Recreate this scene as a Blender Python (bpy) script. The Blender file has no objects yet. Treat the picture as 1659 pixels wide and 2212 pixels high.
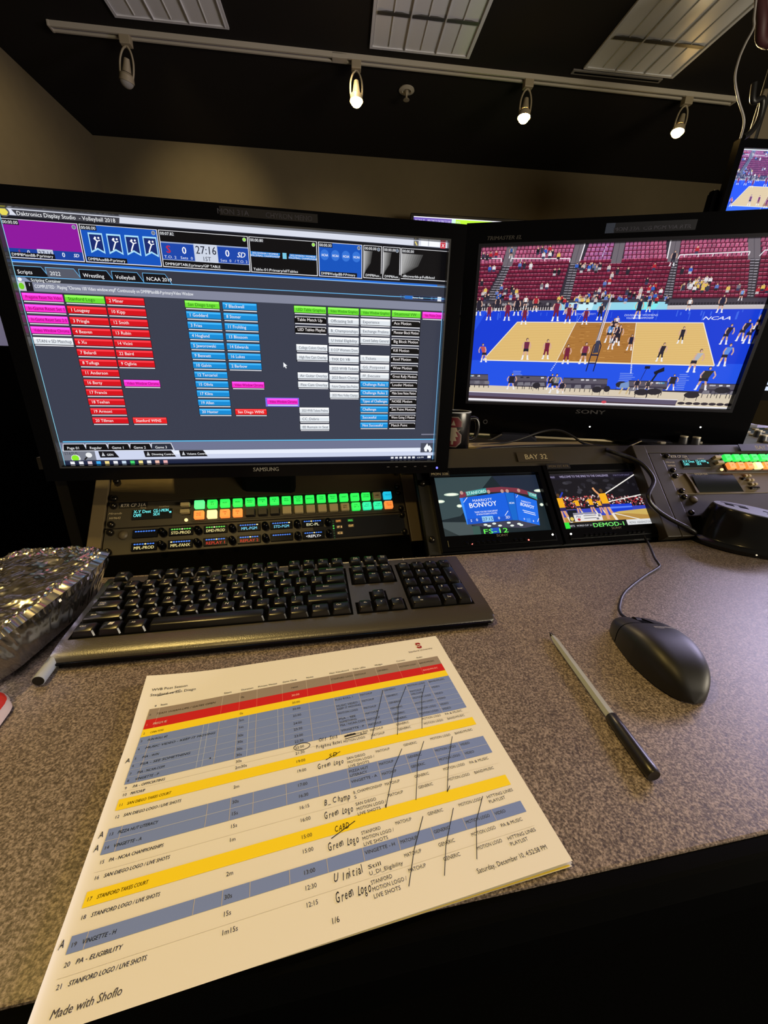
import bpy, bmesh, math, random
from mathutils import Vector, Matrix, noise
from math import sin, cos, pi, radians as RAD, sqrt
random.seed(7)
SC = bpy.context.scene
COL = SC.collection

# ------------------------------------------------------------------ camera, world, light, exposure
def basis(r, u, b, loc):
    m = Matrix((r, u, b)).transposed().to_4x4(); m.translation = loc; return m
cam_d = bpy.data.cameras.new('camera'); cam = bpy.data.objects.new('camera', cam_d); COL.objects.link(cam)
_p, _r, _a = RAD(19.4077), RAD(1.2286), RAD(10.9)
_rt, _up, _fw = Vector((1, 0, 0)), Vector((0, sin(_p), cos(_p))), Vector((0, cos(_p), -sin(_p)))
_r2, _u2 = _rt*cos(_r)+_up*sin(_r), _up*cos(_r)-_rt*sin(_r)
_Z = Matrix.Rotation(-_a, 3, 'Z')
cam.matrix_world = basis(_Z @ _r2, _Z @ _u2, -(_Z @ _fw), Vector((0, 0, .2715)))
cam_d.sensor_fit = 'AUTO'; cam_d.sensor_width = 36; cam_d.lens = 36*856.48/2212; cam_d.clip_start = .01
SC.camera = cam
SC.view_settings.view_transform = 'Standard'; SC.view_settings.look = 'None'
SC.view_settings.exposure = 0; SC.view_settings.gamma = 1; SC.view_settings.use_curve_mapping = False
W = bpy.data.worlds.new('World'); SC.world = W; W.use_nodes = True
W.node_tree.nodes['Background'].inputs[0].default_value = (1.0, .86, .68, 1)
W.node_tree.nodes['Background'].inputs[1].default_value = .10
WARM = (1.0, .74, .36); WALLC = (1.0, .80, .46)
def lamp(kind, name, loc, target, power, color, size=.1, cone=90, blend=.6, size_y=None):
    d = bpy.data.lights.new(name, kind); o = bpy.data.objects.new(name, d); COL.objects.link(o)
    o.location = loc; v = Vector(target)-Vector(loc); o.rotation_euler = v.to_track_quat('-Z', 'Y').to_euler()
    d.energy = power; d.color = color
    if kind == 'SPOT': d.spot_size = RAD(cone); d.spot_blend = blend; d.shadow_soft_size = size
    if kind == 'AREA':
        d.shape = 'RECTANGLE'; d.size = size; d.size_y = size_y or size
    return o
# warm ceiling track above and behind the operator (out of frame), and the one that washes the walls
lamp('SPOT', 'desk_downlight', (-.75, .62, 1.98), (-.10, .24, 0), 88, (1.0, .69, .20), .05, 44, 1)
lamp('SPOT', 'operator_downlight', (-.35, -.75, 1.95), (-.0, .3, 0), 44, (1.0, .70, .24), .06, 50, 1)
lamp('SPOT', 'wall_washer', (-.75, 3.2, 2.0), (-.78, 4.43, 1.52), 46, WALLC, .04, 64, 1)
lamp('SPOT', 'side_wall_washer', (-.95, 2.6, 1.98), (-1.73, 3.5, 1.38), 34, WALLC, .04, 66, 1)
lamp('SPOT', 'rear_wall_washer', (.3, 3.0, 2.0), (.3, 4.33, 1.0), 20, WALLC, .04, 70, 1)
lamp('SPOT', 'right_wall_washer', (2.4, 2.7, 2.0), (2.3, 4.15, .8), 18, WALLC, .04, 66, 1)
# added cool fill beyond the right edge, boosting the screens' light on the desk
lamp('AREA', 'added_cool_fill', (2.45, 1.15, .85), (.35, .25, 0), 58, (.74, .66, 1.0), 1.0, size_y=.7)

# added fill light behind the operator, brightening the ceiling fixtures
lamp('AREA', 'added_ceiling_fill', (2.5, -1.1, .4), (.9, 2.6, 2.07), 80, (1.0, .88, .68), 1.6, size_y=.5)

# ------------------------------------------------------------------ materials
def lin(c):
    return tuple((x/255/12.92 if x/255 <= .04045 else ((x/255+.055)/1.055)**2.4) for x in c[:3])
MATS = {}
def mat(name, rgb=(128, 128, 128), rough=.5, metal=0., emit=0., ecol=None, spec=.5, noise_amt=0., noise_scale=60, bump=0., trans=0., coat=0.):
    if name in MATS: return MATS[name]
    m = bpy.data.materials.new(name); m.use_nodes = True; nt = m.node_tree; b = nt.nodes['Principled BSDF']
    c = lin(rgb)
    b.inputs['Base Color'].default_value = (*c, 1); b.inputs['Roughness'].default_value = rough; b.inputs['Metallic'].default_value = metal
    b.inputs['Specular IOR Level'].default_value = spec; b.inputs['Coat Weight'].default_value = coat
    if trans: b.inputs['Transmission Weight'].default_value = trans
    if emit: b.inputs['Emission Color'].default_value = (*lin(ecol or rgb), 1); b.inputs['Emission Strength'].default_value = emit
    if noise_amt or bump:
        tc = nt.nodes.new('ShaderNodeTexCoord'); nz = nt.nodes.new('ShaderNodeTexNoise')
        nz.inputs['Scale'].default_value = noise_scale; nz.inputs['Detail'].default_value = 4
        nt.links.new(tc.outputs['Object'], nz.inputs['Vector'])
        if noise_amt:
            r = nt.nodes.new('ShaderNodeMixRGB'); r.inputs[1].default_value = (*[x*(1-noise_amt) for x in c], 1); r.inputs[2].default_value = (*[min(1, x*(1+noise_amt)) for x in c], 1)
            nt.links.new(nz.outputs['Fac'], r.inputs[0]); nt.links.new(r.outputs[0], b.inputs['Base Color'])
        if bump:
            bp = nt.nodes.new('ShaderNodeBump'); bp.inputs['Strength'].default_value = bump; bp.inputs['Distance'].default_value = .001
            nt.links.new(nz.outputs['Fac'], bp.inputs['Height']); nt.links.new(bp.outputs[0], b.inputs['Normal'])
    MATS[name] = m; return m
def colmat(name, emit, rough=.5, spec=.3):
    m = bpy.data.materials.new(name); m.use_nodes = True; nt = m.node_tree; b = nt.nodes['Principled BSDF']
    a = nt.nodes.new('ShaderNodeAttribute'); a.attribute_name = 'Col'
    b.inputs['Roughness'].default_value = rough; b.inputs['Specular IOR Level'].default_value = spec
    if emit:
        b.inputs['Base Color'].default_value = (.005, .005, .006, 1)
        nt.links.new(a.outputs['Color'], b.inputs['Emission Color']); b.inputs['Emission Strength'].default_value = emit
    else: nt.links.new(a.outputs['Color'], b.inputs['Base Color'])
    return m
M_SCREEN = colmat('screen_picture', 1.0, .3, .2)
M_PRINT = colmat('printed_paper', 0, .75, .2)
M_INK = colmat('silkscreen_print', 0, .5, .3)

def laminate():
    m = bpy.data.materials.new('speckled_laminate'); m.use_nodes = True; nt = m.node_tree; b = nt.nodes['Principled BSDF']
    tc = nt.nodes.new('ShaderNodeTexCoord')
    n1 = nt.nodes.new('ShaderNodeTexNoise'); n1.inputs['Scale'].default_value = 640; n1.inputs['Detail'].default_value = 3; n1.inputs['Roughness'].default_value = .6
    r1 = nt.nodes.new('ShaderNodeValToRGB'); e = r1.color_ramp.elements
    e[0].position = .34; e[0].color = (*lin((66, 57, 54)), 1); e[1].position = .66; e[1].color = (*lin((162, 148, 140)), 1)
    x = r1.color_ramp.elements.new(.48); x.color = (*lin((106, 95, 88)), 1)
    v = nt.nodes.new('ShaderNodeTexVoronoi'); v.inputs['Scale'].default_value = 330
    r2 = nt.nodes.new('ShaderNodeValToRGB'); r2.color_ramp.elements[0].position = .10; r2.color_ramp.elements[0].color = (.30, .27, .24, 1)
    r2.color_ramp.elements[1].position = .24; r2.color_ramp.elements[1].color = (1, 1, 1, 1)
    mx = nt.nodes.new('ShaderNodeMixRGB'); mx.blend_type = 'MULTIPLY'; mx.inputs[0].default_value = .8
    for n in (n1, v): nt.links.new(tc.outputs['Object'], n.inputs['Vector'])
    nt.links.new(n1.outputs['Fac'], r1.inputs[0]); nt.links.new(v.outputs['Distance'], r2.inputs[0])
    nt.links.new(r1.outputs[0], mx.inputs[1]); nt.links.new(r2.outputs[0], mx.inputs[2]); nt.links.new(mx.outputs[0], b.inputs['Base Color'])
    b.inputs['Roughness'].default_value = .38; b.inputs['Specular IOR Level'].default_value = .45
    bp = nt.nodes.new('ShaderNodeBump'); bp.inputs['Strength'].default_value = .25; bp.inputs['Distance'].default_value = .0004
    nt.links.new(n1.outputs['Fac'], bp.inputs['Height']); nt.links.new(bp.outputs[0], b.inputs['Normal'])
    return m
def brushed():
    m = bpy.data.materials.new('brushed_black_metal'); m.use_nodes = True; nt = m.node_tree; b = nt.nodes['Principled BSDF']
    tc = nt.nodes.new('ShaderNodeTexCoord'); mp = nt.nodes.new('ShaderNodeMapping'); mp.inputs['Scale'].default_value = (4, 4, 900)
    n = nt.nodes.new('ShaderNodeTexNoise'); n.inputs['Scale'].default_value = 3; n.inputs['Detail'].default_value = 2
    nt.links.new(tc.outputs['Object'], mp.inputs['Vector']); nt.links.new(mp.outputs[0], n.inputs['Vector'])
    r = nt.nodes.new('ShaderNodeMapRange'); r.inputs['To Min'].default_value = .24; r.inputs['To Max'].default_value = .5
    nt.links.new(n.outputs['Fac'], r.inputs['Value']); nt.links.new(r.outputs[0], b.inputs['Roughness'])
    b.inputs['Base Color'].default_value = (*lin((70, 60, 42)), 1); b.inputs['Metallic'].default_value = .6
    bp = nt.nodes.new('ShaderNodeBump'); bp.inputs['Strength'].default_value = .25; bp.inputs['Distance'].default_value = .0005
    nt.links.new(n.outputs['Fac'], bp.inputs['Height']); nt.links.new(bp.outputs[0], b.inputs['Normal'])
    return m
M_LAM = laminate(); M_BRUSH = brushed()
GLOSS = mat('gloss_black_plastic', (4, 4, 6), .22, spec=.14)
SATIN = mat('satin_black_plastic', (11, 11, 12), .42, noise_amt=.1, noise_scale=300)
MATTE = mat('matte_black', (3, 3, 3), .9, spec=.04)
RACK = mat('brown_black_enamel', (50, 44, 33), .42, noise_amt=.12, noise_scale=40)
RAIL = mat('taupe_enamel', (88, 75, 52), .5, noise_amt=.12, noise_scale=25)
KEYB = mat('keyboard_plastic', (54, 48, 38), .3, spec=1.0, noise_amt=.1, noise_scale=900, bump=.15)
KEYC = mat('key_plastic', (13, 12, 11), .3)
LEGEND = mat('white_legend', (225, 222, 214), .5)
SCREW = mat('blackened_steel', (58, 54, 48), .22, metal=.9)
CABLE = mat('black_rubber', (14, 13, 13), .42)
STEEL = mat('bright_steel', (190, 186, 178), .25, metal=1)
# ------------------------------------------------------------------ geometry helpers
class MB:
    """collects shapes into one mesh"""
    def __init__(s): s.bm = bmesh.new(); s.mi = 0
    def _fin(s, n0):
        s.bm.faces.ensure_lookup_table()
        for f in s.bm.faces[n0:]: f.material_index = s.mi
    def box(s, c, d, rot=None, bev=0, seg=2):
        n0 = len(s.bm.faces); m = Matrix.Translation(c)
        if rot is not None: m = m @ rot.to_4x4()
        r = bmesh.ops.create_cube(s.bm, size=1, matrix=m @ Matrix.Diagonal((d[0], d[1], d[2], 1)))
        if bev:
            es = list({e for v in r['verts'] for e in v.link_edges})
            bmesh.ops.bevel(s.bm, geom=es, offset=bev, segments=seg, profile=.6, affect='EDGES')
        s._fin(n0); return s
    def cyl(s, a, b, r1, r2=None, n=24, caps=True):
        n0 = len(s.bm.faces); a = Vector(a); b = Vector(b); d = b-a
        m = Matrix.Translation((a+b)/2) @ d.to_track_quat('Z', 'Y').to_matrix().to_4x4()
        bmesh.ops.create_cone(s.bm, cap_ends=caps, segments=n, radius1=r1, radius2=r1 if r2 is None else r2, depth=d.length, matrix=m)
        s._fin(n0); return s
    def sphere(s, c, r, sc=(1, 1, 1), n=16):
        n0 = len(s.bm.faces)
        bmesh.ops.create_uvsphere(s.bm, u_segments=n*2, v_segments=n, radius=r, matrix=Matrix.Translation(c) @ Matrix.Diagonal((*sc, 1)))
        s._fin(n0); return s
    def lathe(s, prof, n=32, mtx=None):
        n0 = len(s.bm.faces); rings = []; mtx = mtx or Matrix()
        for r, z in prof:
            if r < 1e-7: rings.append([s.bm.verts.new(mtx @ Vector((0, 0, z)))])
            else: rings.append([s.bm.verts.new(mtx @ Vector((r*cos(2*pi*i/n), r*sin(2*pi*i/n), z))) for i in range(n)])
        for A, B in zip(rings, rings[1:]):
            for i in range(n):
                j = (i+1) % n
                f = [A[i % len(A)], A[j % len(A)], B[j % len(B)], B[i % len(B)]]
                q = []
                for v in f:
                    if v not in q: q.append(v)
                if len(q) > 2: s.bm.faces.new(q)
        s._fin(n0); return s
    def grid(s, f, nu, nv, cu=False):
        n0 = len(s.bm.faces)
        V = [[s.bm.verts.new(f(i/nu, j/nv)) for j in range(nv+1)] for i in range(nu if cu else nu+1)]
        for i in range(nu):
            for j in range(nv):
                a, b = V[i], V[(i+1) % len(V)]
                s.bm.faces.new((a[j], b[j], b[j+1], a[j+1]))
        s._fin(n0); return s
    def prism(s, pts, y0, y1, bev=0):
        """outline in local x,z extruded along y"""
        n0 = len(s.bm.faces)
        A = [s.bm.verts.new((x, y0, z)) for x, z in pts]; B = [s.bm.verts.new((x, y1, z)) for x, z in pts]
        s.bm.faces.new(A); s.bm.faces.new(B[::-1])
        for i in range(len(pts)):
            j = (i+1) % len(pts); s.bm.faces.new((A[j], A[i], B[i], B[j]))
        s._fin(n0); return s
    def tube(s, pts, r, n=10, sub=8, caps=True):
        P = [Vector(p) for p in pts]; path = []
        for i in range(len(P)-1):
            a, b, c, d = P[max(i-1, 0)], P[i], P[i+1], P[min(i+2, len(P)-1)]
            for k in range(sub):
                t = k/sub
                path.append(.5*((2*b)+(c-a)*t+(2*a-5*b+4*c-d)*t*t+(3*b-a-3*c+d)*t**3))
        path.append(P[-1]); n0 = len(s.bm.faces); rings = []; nrm = None
        for i, q in enumerate(path):
            t = (path[min(i+1, len(path)-1)]-path[max(i-1, 0)]).normalized()
            if nrm is None: nrm = t.orthogonal().normalized()
            nrm = (nrm-t*nrm.dot(t)).normalized(); bi = t.cross(nrm)
            rr = r(i/(len(path)-1)) if callable(r) else r
            rings.append([s.bm.verts.new(q+nrm*rr*cos(2*pi*k/n)+bi*rr*sin(2*pi*k/n)) for k in range(n)])
        for A, B in zip(rings, rings[1:]):
            for k in range(n): s.bm.faces.new((A[k], A[(k+1) % n], B[(k+1) % n], B[k]))
        if caps: s.bm.faces.new(rings[0][::-1]); s.bm.faces.new(rings[-1])
        s._fin(n0); return s
    def frame(s, w, h, iw, ih, y0, y1, ox=0, oz=0):
        """rectangular ring in x,z: outer w x h, inner iw x ih offset by ox,oz"""
        O = [(-w/2, -h/2), (w/2, -h/2), (w/2, h/2), (-w/2, h/2)]; I = [(ox-iw/2, oz-ih/2), (ox+iw/2, oz-ih/2), (ox+iw/2, oz+ih/2), (ox-iw/2, oz+ih/2)]
        n0 = len(s.bm.faces); L = []
        for y in (y0, y1): L.append(([s.bm.verts.new((x, y, z)) for x, z in O], [s.bm.verts.new((x, y, z)) for x, z in I]))
        (oa, ia), (ob, ib) = L
        for i in range(4):
            j = (i+1) % 4
            s.bm.faces.new((oa[i], oa[j], ia[j], ia[i])); s.bm.faces.new((ob[j], ob[i], ib[i], ib[j]))
            s.bm.faces.new((oa[j], oa[i], ob[i], ob[j])); s.bm.faces.new((ia[i], ia[j], ib[j], ib[i]))
        s._fin(n0); return s
    def build(s, name, mats, parent=None, smooth=None, kind=None, fix=True):
        if fix: bmesh.ops.recalc_face_normals(s.bm, faces=s.bm.faces)
        me = bpy.data.meshes.new(name); s.bm.to_mesh(me); s.bm.free()
        for m in (mats if isinstance(mats, (list, tuple)) else [mats]): me.materials.append(m)
        if smooth is not None:
            me.polygons.foreach_set('use_smooth', [True]*len(me.polygons))
            if smooth < 180: me.set_sharp_from_angle(angle=RAD(smooth))
        o = bpy.data.objects.new(name, me); COL.objects.link(o)
        if parent: o.parent = parent
        if kind: o['kind'] = kind
        return o
def thing(name, label, cat, loc=(0, 0, 0), rot=None, group=None):
    o = bpy.data.objects.new(name, None); COL.objects.link(o); o.empty_display_size = .02
    m = rot.to_4x4() if rot is not None else Matrix(); m.translation = loc; o.matrix_basis = m
    tag(o, label, cat, group); return o
def tag(o, label, cat, group=None):
    o['label'] = label; o['category'] = cat
    if group: o['group'] = group
    return o
def struct(o): o['kind'] = 'structure'; return o
def copy_thing(src, loc, rot=None, label=None):
    r = src.copy(); COL.objects.link(r)
    m = rot.to_4x4() if rot is not None else src.matrix_basis.to_3x3().to_4x4(); m.translation = loc; r.matrix_basis = m
    if label: r['label'] = label
    for ch in list(src.children):
        c = ch.copy(); COL.objects.link(c); c.parent = r
        for g in ch.children:
            d = g.copy(); COL.objects.link(d); d.parent = c
    return r
RZ = lambda a: Matrix.Rotation(RAD(a), 3, 'Z')
def plane_rot(yaw, tilt):
    ux = Vector((cos(yaw), sin(yaw), 0)); back = Vector((-sin(yaw), cos(yaw), 0))
    uz = Vector((0, 0, 1))*cos(tilt)+back*sin(tilt); uy = uz.cross(ux)
    return Matrix((ux, uy, uz)).transposed()
# ------------------------------------------------------------------ flat artwork: printed sheets, legends and screen pictures
_T = {}
def glyphs(s, bold, shear):
    k = (s, bold, shear)
    if k not in _T:
        cu = bpy.data.curves.new('t', 'FONT'); cu.body = s; cu.size = 1; cu.resolution_u = 2; cu.offset = bold; cu.shear = shear; cu.fill_mode = 'FRONT'
        ob = bpy.data.objects.new('t', cu); me = bpy.data.meshes.new_from_object(ob)
        V = [(v.co.x, v.co.y) for v in me.vertices]; F = [tuple(p.vertices) for p in me.polygons]
        _T[k] = (V, F, max([x for x, y in V], default=0))
        bpy.data.objects.remove(ob); bpy.data.curves.remove(cu); bpy.data.meshes.remove(me)
    return _T[k]
class Art:
    """coloured shapes on a surface; artwork units u right, v down"""
    def __init__(s, fn, U, V, eps=2e-5, tint=None):
        s.fn = fn; s.U = U; s.Vv = V; s.eps = eps; s.v = []; s.f = []; s.c = []; s.L = 0; s.tint = tint
    def add(s, pts, faces, col, L=None):
        L = s.L if L is None else L
        if s.tint: col = s.tint(col)
        n = len(s.v); c = lin(col)
        s.v += [s.fn(u, v, L*s.eps) for u, v in pts]; s.f += [tuple(i+n for i in f) for f in faces]; s.c += [(*c, 1)]*len(pts)
    def poly(s, pts, col, L=None):
        for ax, lim, sg in ((0, 0, 1), (0, s.U, -1), (1, 0, 1), (1, s.Vv, -1)):
            out = []
            for i in range(len(pts)):
                a, b = pts[i-1], pts[i]; da, db = sg*(a[ax]-lim), sg*(b[ax]-lim)
                if (da >= 0) != (db >= 0):
                    t = da/(da-db); out.append((a[0]+(b[0]-a[0])*t, a[1]+(b[1]-a[1])*t))
                if db >= 0: out.append(b)
            pts = out
            if len(pts) < 3: return
        s.add(pts, [tuple(range(len(pts)))], col, L)
    def rect(s, u0, v0, u1, v1, col, L=None, nu=1):
        for i in range(nu):
            a, b = u0+(u1-u0)*i/nu, u0+(u1-u0)*(i+1)/nu
            s.poly([(a, v0), (b, v0), (b, v1), (a, v1)], col, L)
    def ell(s, u, v, ru, rv, col, L=None, n=10):
        s.poly([(u+ru*cos(2*pi*i/n), v+rv*sin(2*pi*i/n)) for i in range(n)], col, L)
    def line(s, pts, w, col, L=None):
        for (a, b), (c, d) in zip(pts, pts[1:]):
            l = sqrt((c-a)**2+(d-b)**2) or 1; px, py = -(d-b)/l*w/2, (c-a)/l*w/2
            s.poly([(a+px, b+py), (c+px, d+py), (c-px, d-py), (a-px, b-py)], col, L)
    def text(s, t, u, v, size, col, L=None, bold=0., shear=0., fit=None, al='l', ang=0, sy=1.):
        V, F, w = glyphs(t, 0, shear)
        if not V: return
        k = size; kx = size
        if fit: kx = fit/w
        off = {'l': 0, 'c': -w*kx/2, 'r': -w*kx}[al]; ca, sa = cos(ang), sin(ang)
        P = []
        for x, y in V:
            X, Y = x*kx+off, -y*k*sy
            P.append((u+X*ca-Y*sa, v+X*sa+Y*ca))
        s.add(P, F, col, L)
        if bold > 0: s.add([(u_+bold*size*ca, v_+bold*size*sa) for u_, v_ in P], F, col, L)   # struck twice for weight
    def hand(s, t, u, v, size, col, L=None, ang=0, fit=None):
        """ball point handwriting: letters set one by one with a wobble"""
        x = 0; rs = random.Random(t)
        wt = sum(.4 if ch == ' ' else glyphs(ch, 0, .25)[2]+.09 for ch in t)*size
        kx = fit/wt if fit else 1
        for ch in t:
            if ch == ' ': x += size*.4*kx; continue
            w = glyphs(ch, 0, .25)[2]
            s.text(ch, u+x*cos(ang)+rs.uniform(-.05, .05)*size, v+x*sin(ang)+rs.uniform(-.08, .08)*size, size*rs.uniform(.9, 1.12), col, L, .006, .25, fit=w*size*kx, ang=ang+rs.uniform(-.14, .1))
            x += size*(w+.09)*kx
    def build(s, name, m, parent, kind=None):
        me = bpy.data.meshes.new(name); me.from_pydata(s.v, [], s.f)
        a = me.color_attributes.new('Col', 'FLOAT_COLOR', 'POINT'); a.data.foreach_set('color', [x for c in s.c for x in c])
        me.materials.append(m); me.update()
        o = bpy.data.objects.new(name, me); COL.objects.link(o); o.parent = parent
        if kind: o['kind'] = kind
        return o
def flat(w, h, U, V, ox=0, oz=0, y=0):
    """artwork U x V fills a w x h rectangle in local x,z facing -y"""
    return lambda u, v, e: (ox+(u/U-.5)*w, y-e, oz+(.5-v/V)*h)
# ------------------------------------------------------------------ the room
RM = RZ(-4.6)                                   # room axes are turned a little against the console
CORN = Vector((-1.652, 4.50, 0)); FZ, CZ = -.74, 2.07
def rp(x, y, z): return CORN+RM @ Vector((x, y, 0))+Vector((0, 0, z))   # x along back wall, y away from viewer
WALLM = mat('dark_taupe_paint', (98, 88, 66), .8, noise_amt=.08, noise_scale=12, spec=.2)
CEILM = mat('black_ceiling_paint', (30, 27, 24), .85, spec=.15)
FLOORM = mat('charcoal_carpet', (9, 9, 9), .95, noise_amt=.3, noise_scale=200, spec=.02)
def slab(name, x0, x1, y0, y1, z0, z1, m):
    b = MB(); b.box(((x0+x1)/2, (y0+y1)/2, (z0+z1)/2), (x1-x0, y1-y0, z1-z0)); o = b.build(name, m); o.matrix_basis = Matrix.Translation(CORN) @ RM.to_4x4(); return struct(o)
slab('wall_back', -.1, 6.2, 0, .1, FZ, CZ, WALLM)
slab('wall_left', -.1, 0, -6.5, 0, FZ, CZ, WALLM)
slab('wall_right', 6.1, 6.2, -6.5, 0, FZ, CZ, WALLM)
slab('floor', -.1, 6.2, -6.5, .1, FZ-.1, FZ, FLOORM)
slab('ceiling', -.1, 6.2, -2.6, .1, CZ, CZ+.1, CEILM)
RROT = RM
# recessed fluorescent fixtures, switched off
WHITE = mat('white_enamel', (205, 205, 205), .45)
REFL = mat('semi_specular_reflector', (222, 222, 220), .38, metal=.1)
LENSM = mat('louvre_shadow', (60, 58, 54), .4)
TUBE = mat('unlit_lamp_tube', (200, 200, 196), .4)
def troffer(x, y, label):      # x,y: front left corner in world
    t = thing('ceiling_light', label, 'ceiling light', (x, y, CZ), RM, 'switched off ceiling lights')
    w, l = .60, 1.21
    b = MB()
    for c, d in (((w/2, -.008, -.004), (w, .016, .012)), ((w/2, -l+.008, -.004), (w, .016, .012)), ((.008, -l/2, -.004), (.016, l-.03, .012)), ((w-.008, -l/2, -.004), (.016, l-.03, .012))): b.box(c, d)
    b.build('frame', WHITE, t)
    for i in range(3):
        x0 = .018+i*(w-.036)/3; ww = (w-.036)/3
        b = MB(); b.grid(lambda u, v: Vector((x0+ww*u, -.016-(l-.032)*v, -.0045+.0*v-.002*sin(pi*u))), 10, 1)
        r = b.build('reflector', REFL, t, 180, fix=False)
        b = MB()
        b.cyl((x0+ww/2, -.03, -.0075), (x0+ww/2, -l+.03, -.0075), .004, n=10); b.build('lamp_tube', TUBE, t, 60)
        for k in range(1, 4):
            yy = -.016-(l-.032)*(k-.35)/3.2; b = MB()
            b.prism([(x0+.006, -.012), (x0+ww-.006, -.012), (x0+ww*.72, -.006), (x0+ww*.5, -.0045), (x0+ww*.28, -.006)], yy-.011, yy+.011)
            b.build('baffle', LENSM, t)
        b = MB(); b.box((x0+ww, -l/2, -.008), (.004, l-.03, .012)); b.build('divider', WHITE, t)
    return t
troffer(-.94, 3.15, 'unlit recessed ceiling light above the left end of the track')
troffer(.445, 3.067, 'unlit recessed ceiling light above the middle of the track')
troffer(1.76, 2.945, 'unlit recessed ceiling light above the right end of the track')
t = thing('air_diffuser', 'thin grey slot air diffuser in front of the right ceiling light', 'air vent', (1.72, 2.985, CZ), RM)
MB().box((.29, 0, -.004), (.6, .035, .008)).build('frame', mat('grey_enamel', (120, 116, 110), .5), t)
MB().box((.29, .0, -.0085), (.57, .012, .002)).build('slot', MATTE, t)
# track rail
TRK = mat('white_track_enamel', (176, 168, 150), .45)
t = thing('track_rail', 'long white lighting track crossing the black ceiling', 'track rail', (-1.318, 3.286, CZ), RZ(-4.05))
L = 4.258
b = MB(); b.box((L/2, 0, -.004), (L, .05, .008)); b.box((L/2, -.019, -.016), (L, .011, .018)); b.box((L/2, .019, -.016), (L, .011, .018)); b.build('channel', TRK, t)
b = MB(); b.box((L/2, 0, -.009), (L-.02, .026, .002)); b.build('conductor_slot', MATTE, t)
for x in (-.004, L+.004): MB().box((x, 0, -.0125), (.012, .054, .027), bev=.002).build('end_cap', TRK, t)
MB().box((1.60, 0, -.013), (.09, .05, .026), bev=.002).build('joiner', TRK, t)
# track heads
BULB = mat('lit_halogen_lamp', (255, 214, 130), .4, emit=60, ecol=(255, 205, 120))
UNLIT = mat('unlit_halogen_lamp', (150, 146, 138), .3)
YOKE = mat('pewter_fixture', (150, 138, 112), .45)
def head(s, tilt, lit, label):
    base = Vector((-1.318, 3.286, CZ-.026))+RZ(-4.05) @ Vector((s, 0, 0))
    t = thing('track_light', label, 'track light', base, RZ(-4.05), 'track spotlights')
    MB().box((0, 0, -.012), (.058, .044, .05), bev=.004).build('adapter', YOKE, t)
    R = Matrix.Rotation(RAD(tilt[0]), 4, 'X') @ Matrix.Rotation(RAD(tilt[1]), 4, 'Y')
    P = lambda x, y, z: tuple((R @ Vector((x, y, z)))+Vector((0, 0, -.035)))
    for sg in (-1, 1):
        MB().tube([P(0, 0, 0), P(sg*.02, 0, -.02), P(sg*.034, 0, -.06), P(sg*.036, 0, -.11), P(sg*.03, 0, -.15)], .0055, n=8).build('yoke_arm', YOKE, t, 60)
    MB().cyl(P(0, 0, -.055), P(0, 0, -.115), .014, .024, n=20).build('lamp_holder', YOKE, t, 40)
    b = MB(); b.cyl(P(0, 0, -.128), P(0, 0, -.158), .036, .040, n=28, caps=False); b.cyl(P(0, 0, -.118), P(0, 0, -.128), .026, .036, n=28, caps=True); b.build('lamp_rim', YOKE, t, 40)
    MB().sphere(P(0, 0, -.15), .037, n=10).build('lamp', BULB if lit else UNLIT, t, 60)
    return base, P(0, 0, -.15)
HE = []
for s, tl, lit, lab in ((.385, (10, 14), False, 'unlit track spotlight, leftmost on the ceiling track'), (1.70, (-6, 0), True, 'lit track spotlight next to the ceiling sprinkler'),
                        (2.80, (-6, 4), True, 'lit track spotlight under the gap between two ceiling lights'), (3.92, (-6, 12), True, 'lit track spotlight nearest the right end of the track')):
    base, p = head(s, tl, lit, lab)
    if lit:
        q = base+Vector(p); q = q+Vector((0, -.03, -.06))
        lamp('SPOT', 'track_spot', q, (.3, .3, 0), 90, WARM, .03, 95, .8)
# sprinkler
t = thing('ceiling_sprinkler', 'small white sprinkler head on the black ceiling', 'sprinkler', (.745, 3.385, CZ), RM)
MB().lathe([(0, 0), (.05, 0), (.052, -.006), (.03, -.012), (.028, -.004), (0, -.004)], 28).build('escutcheon', TRK, t, 40)
MB().lathe([(0, -.004), (.012, -.005), (.012, -.02), (.007, -.03), (.007, -.05), (.02, -.052), (.021, -.056), (0, -.058)], 20).build('deflector', mat('dull_brass', (150, 140, 118), .4, metal=.3), t, 40)

# far display seen between the two big monitors
t = thing('wall_display', 'distant display with purple ticker and green picture behind the two monitors', 'display', (1.62, 3.9, 1.18), RZ(-4.6))
MB().box((0, .03, 0), (1.36, .05, .78), bev=.006).build('housing', SATIN, t)
A = Art(flat(1.31, .73, 1310, 730, y=.003), 1310, 730)
A.rect(0, 0, 1310, 730, (20, 22, 30)); A.rect(0, 0, 1310, 7, (250, 248, 255), 1); A.rect(0, 7, 640, 42, (116, 92, 190), 1)
A.text('BONUS', 12, 36, 26, (210, 200, 250), 2, .01); A.text('WELCOME TO THE SPIKE TO THE STREAK WITH...', 120, 36, 26, (225, 216, 255), 2, .01, fit=300)
A.rect(340, 7, 760, 240, (196, 255, 60), 2); A.rect(336, 7, 372, 240, (215, 255, 235), 3); A.rect(0, 44, 330, 700, (30, 34, 60), 1)
A.build('screen', M_SCREEN, t)

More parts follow.
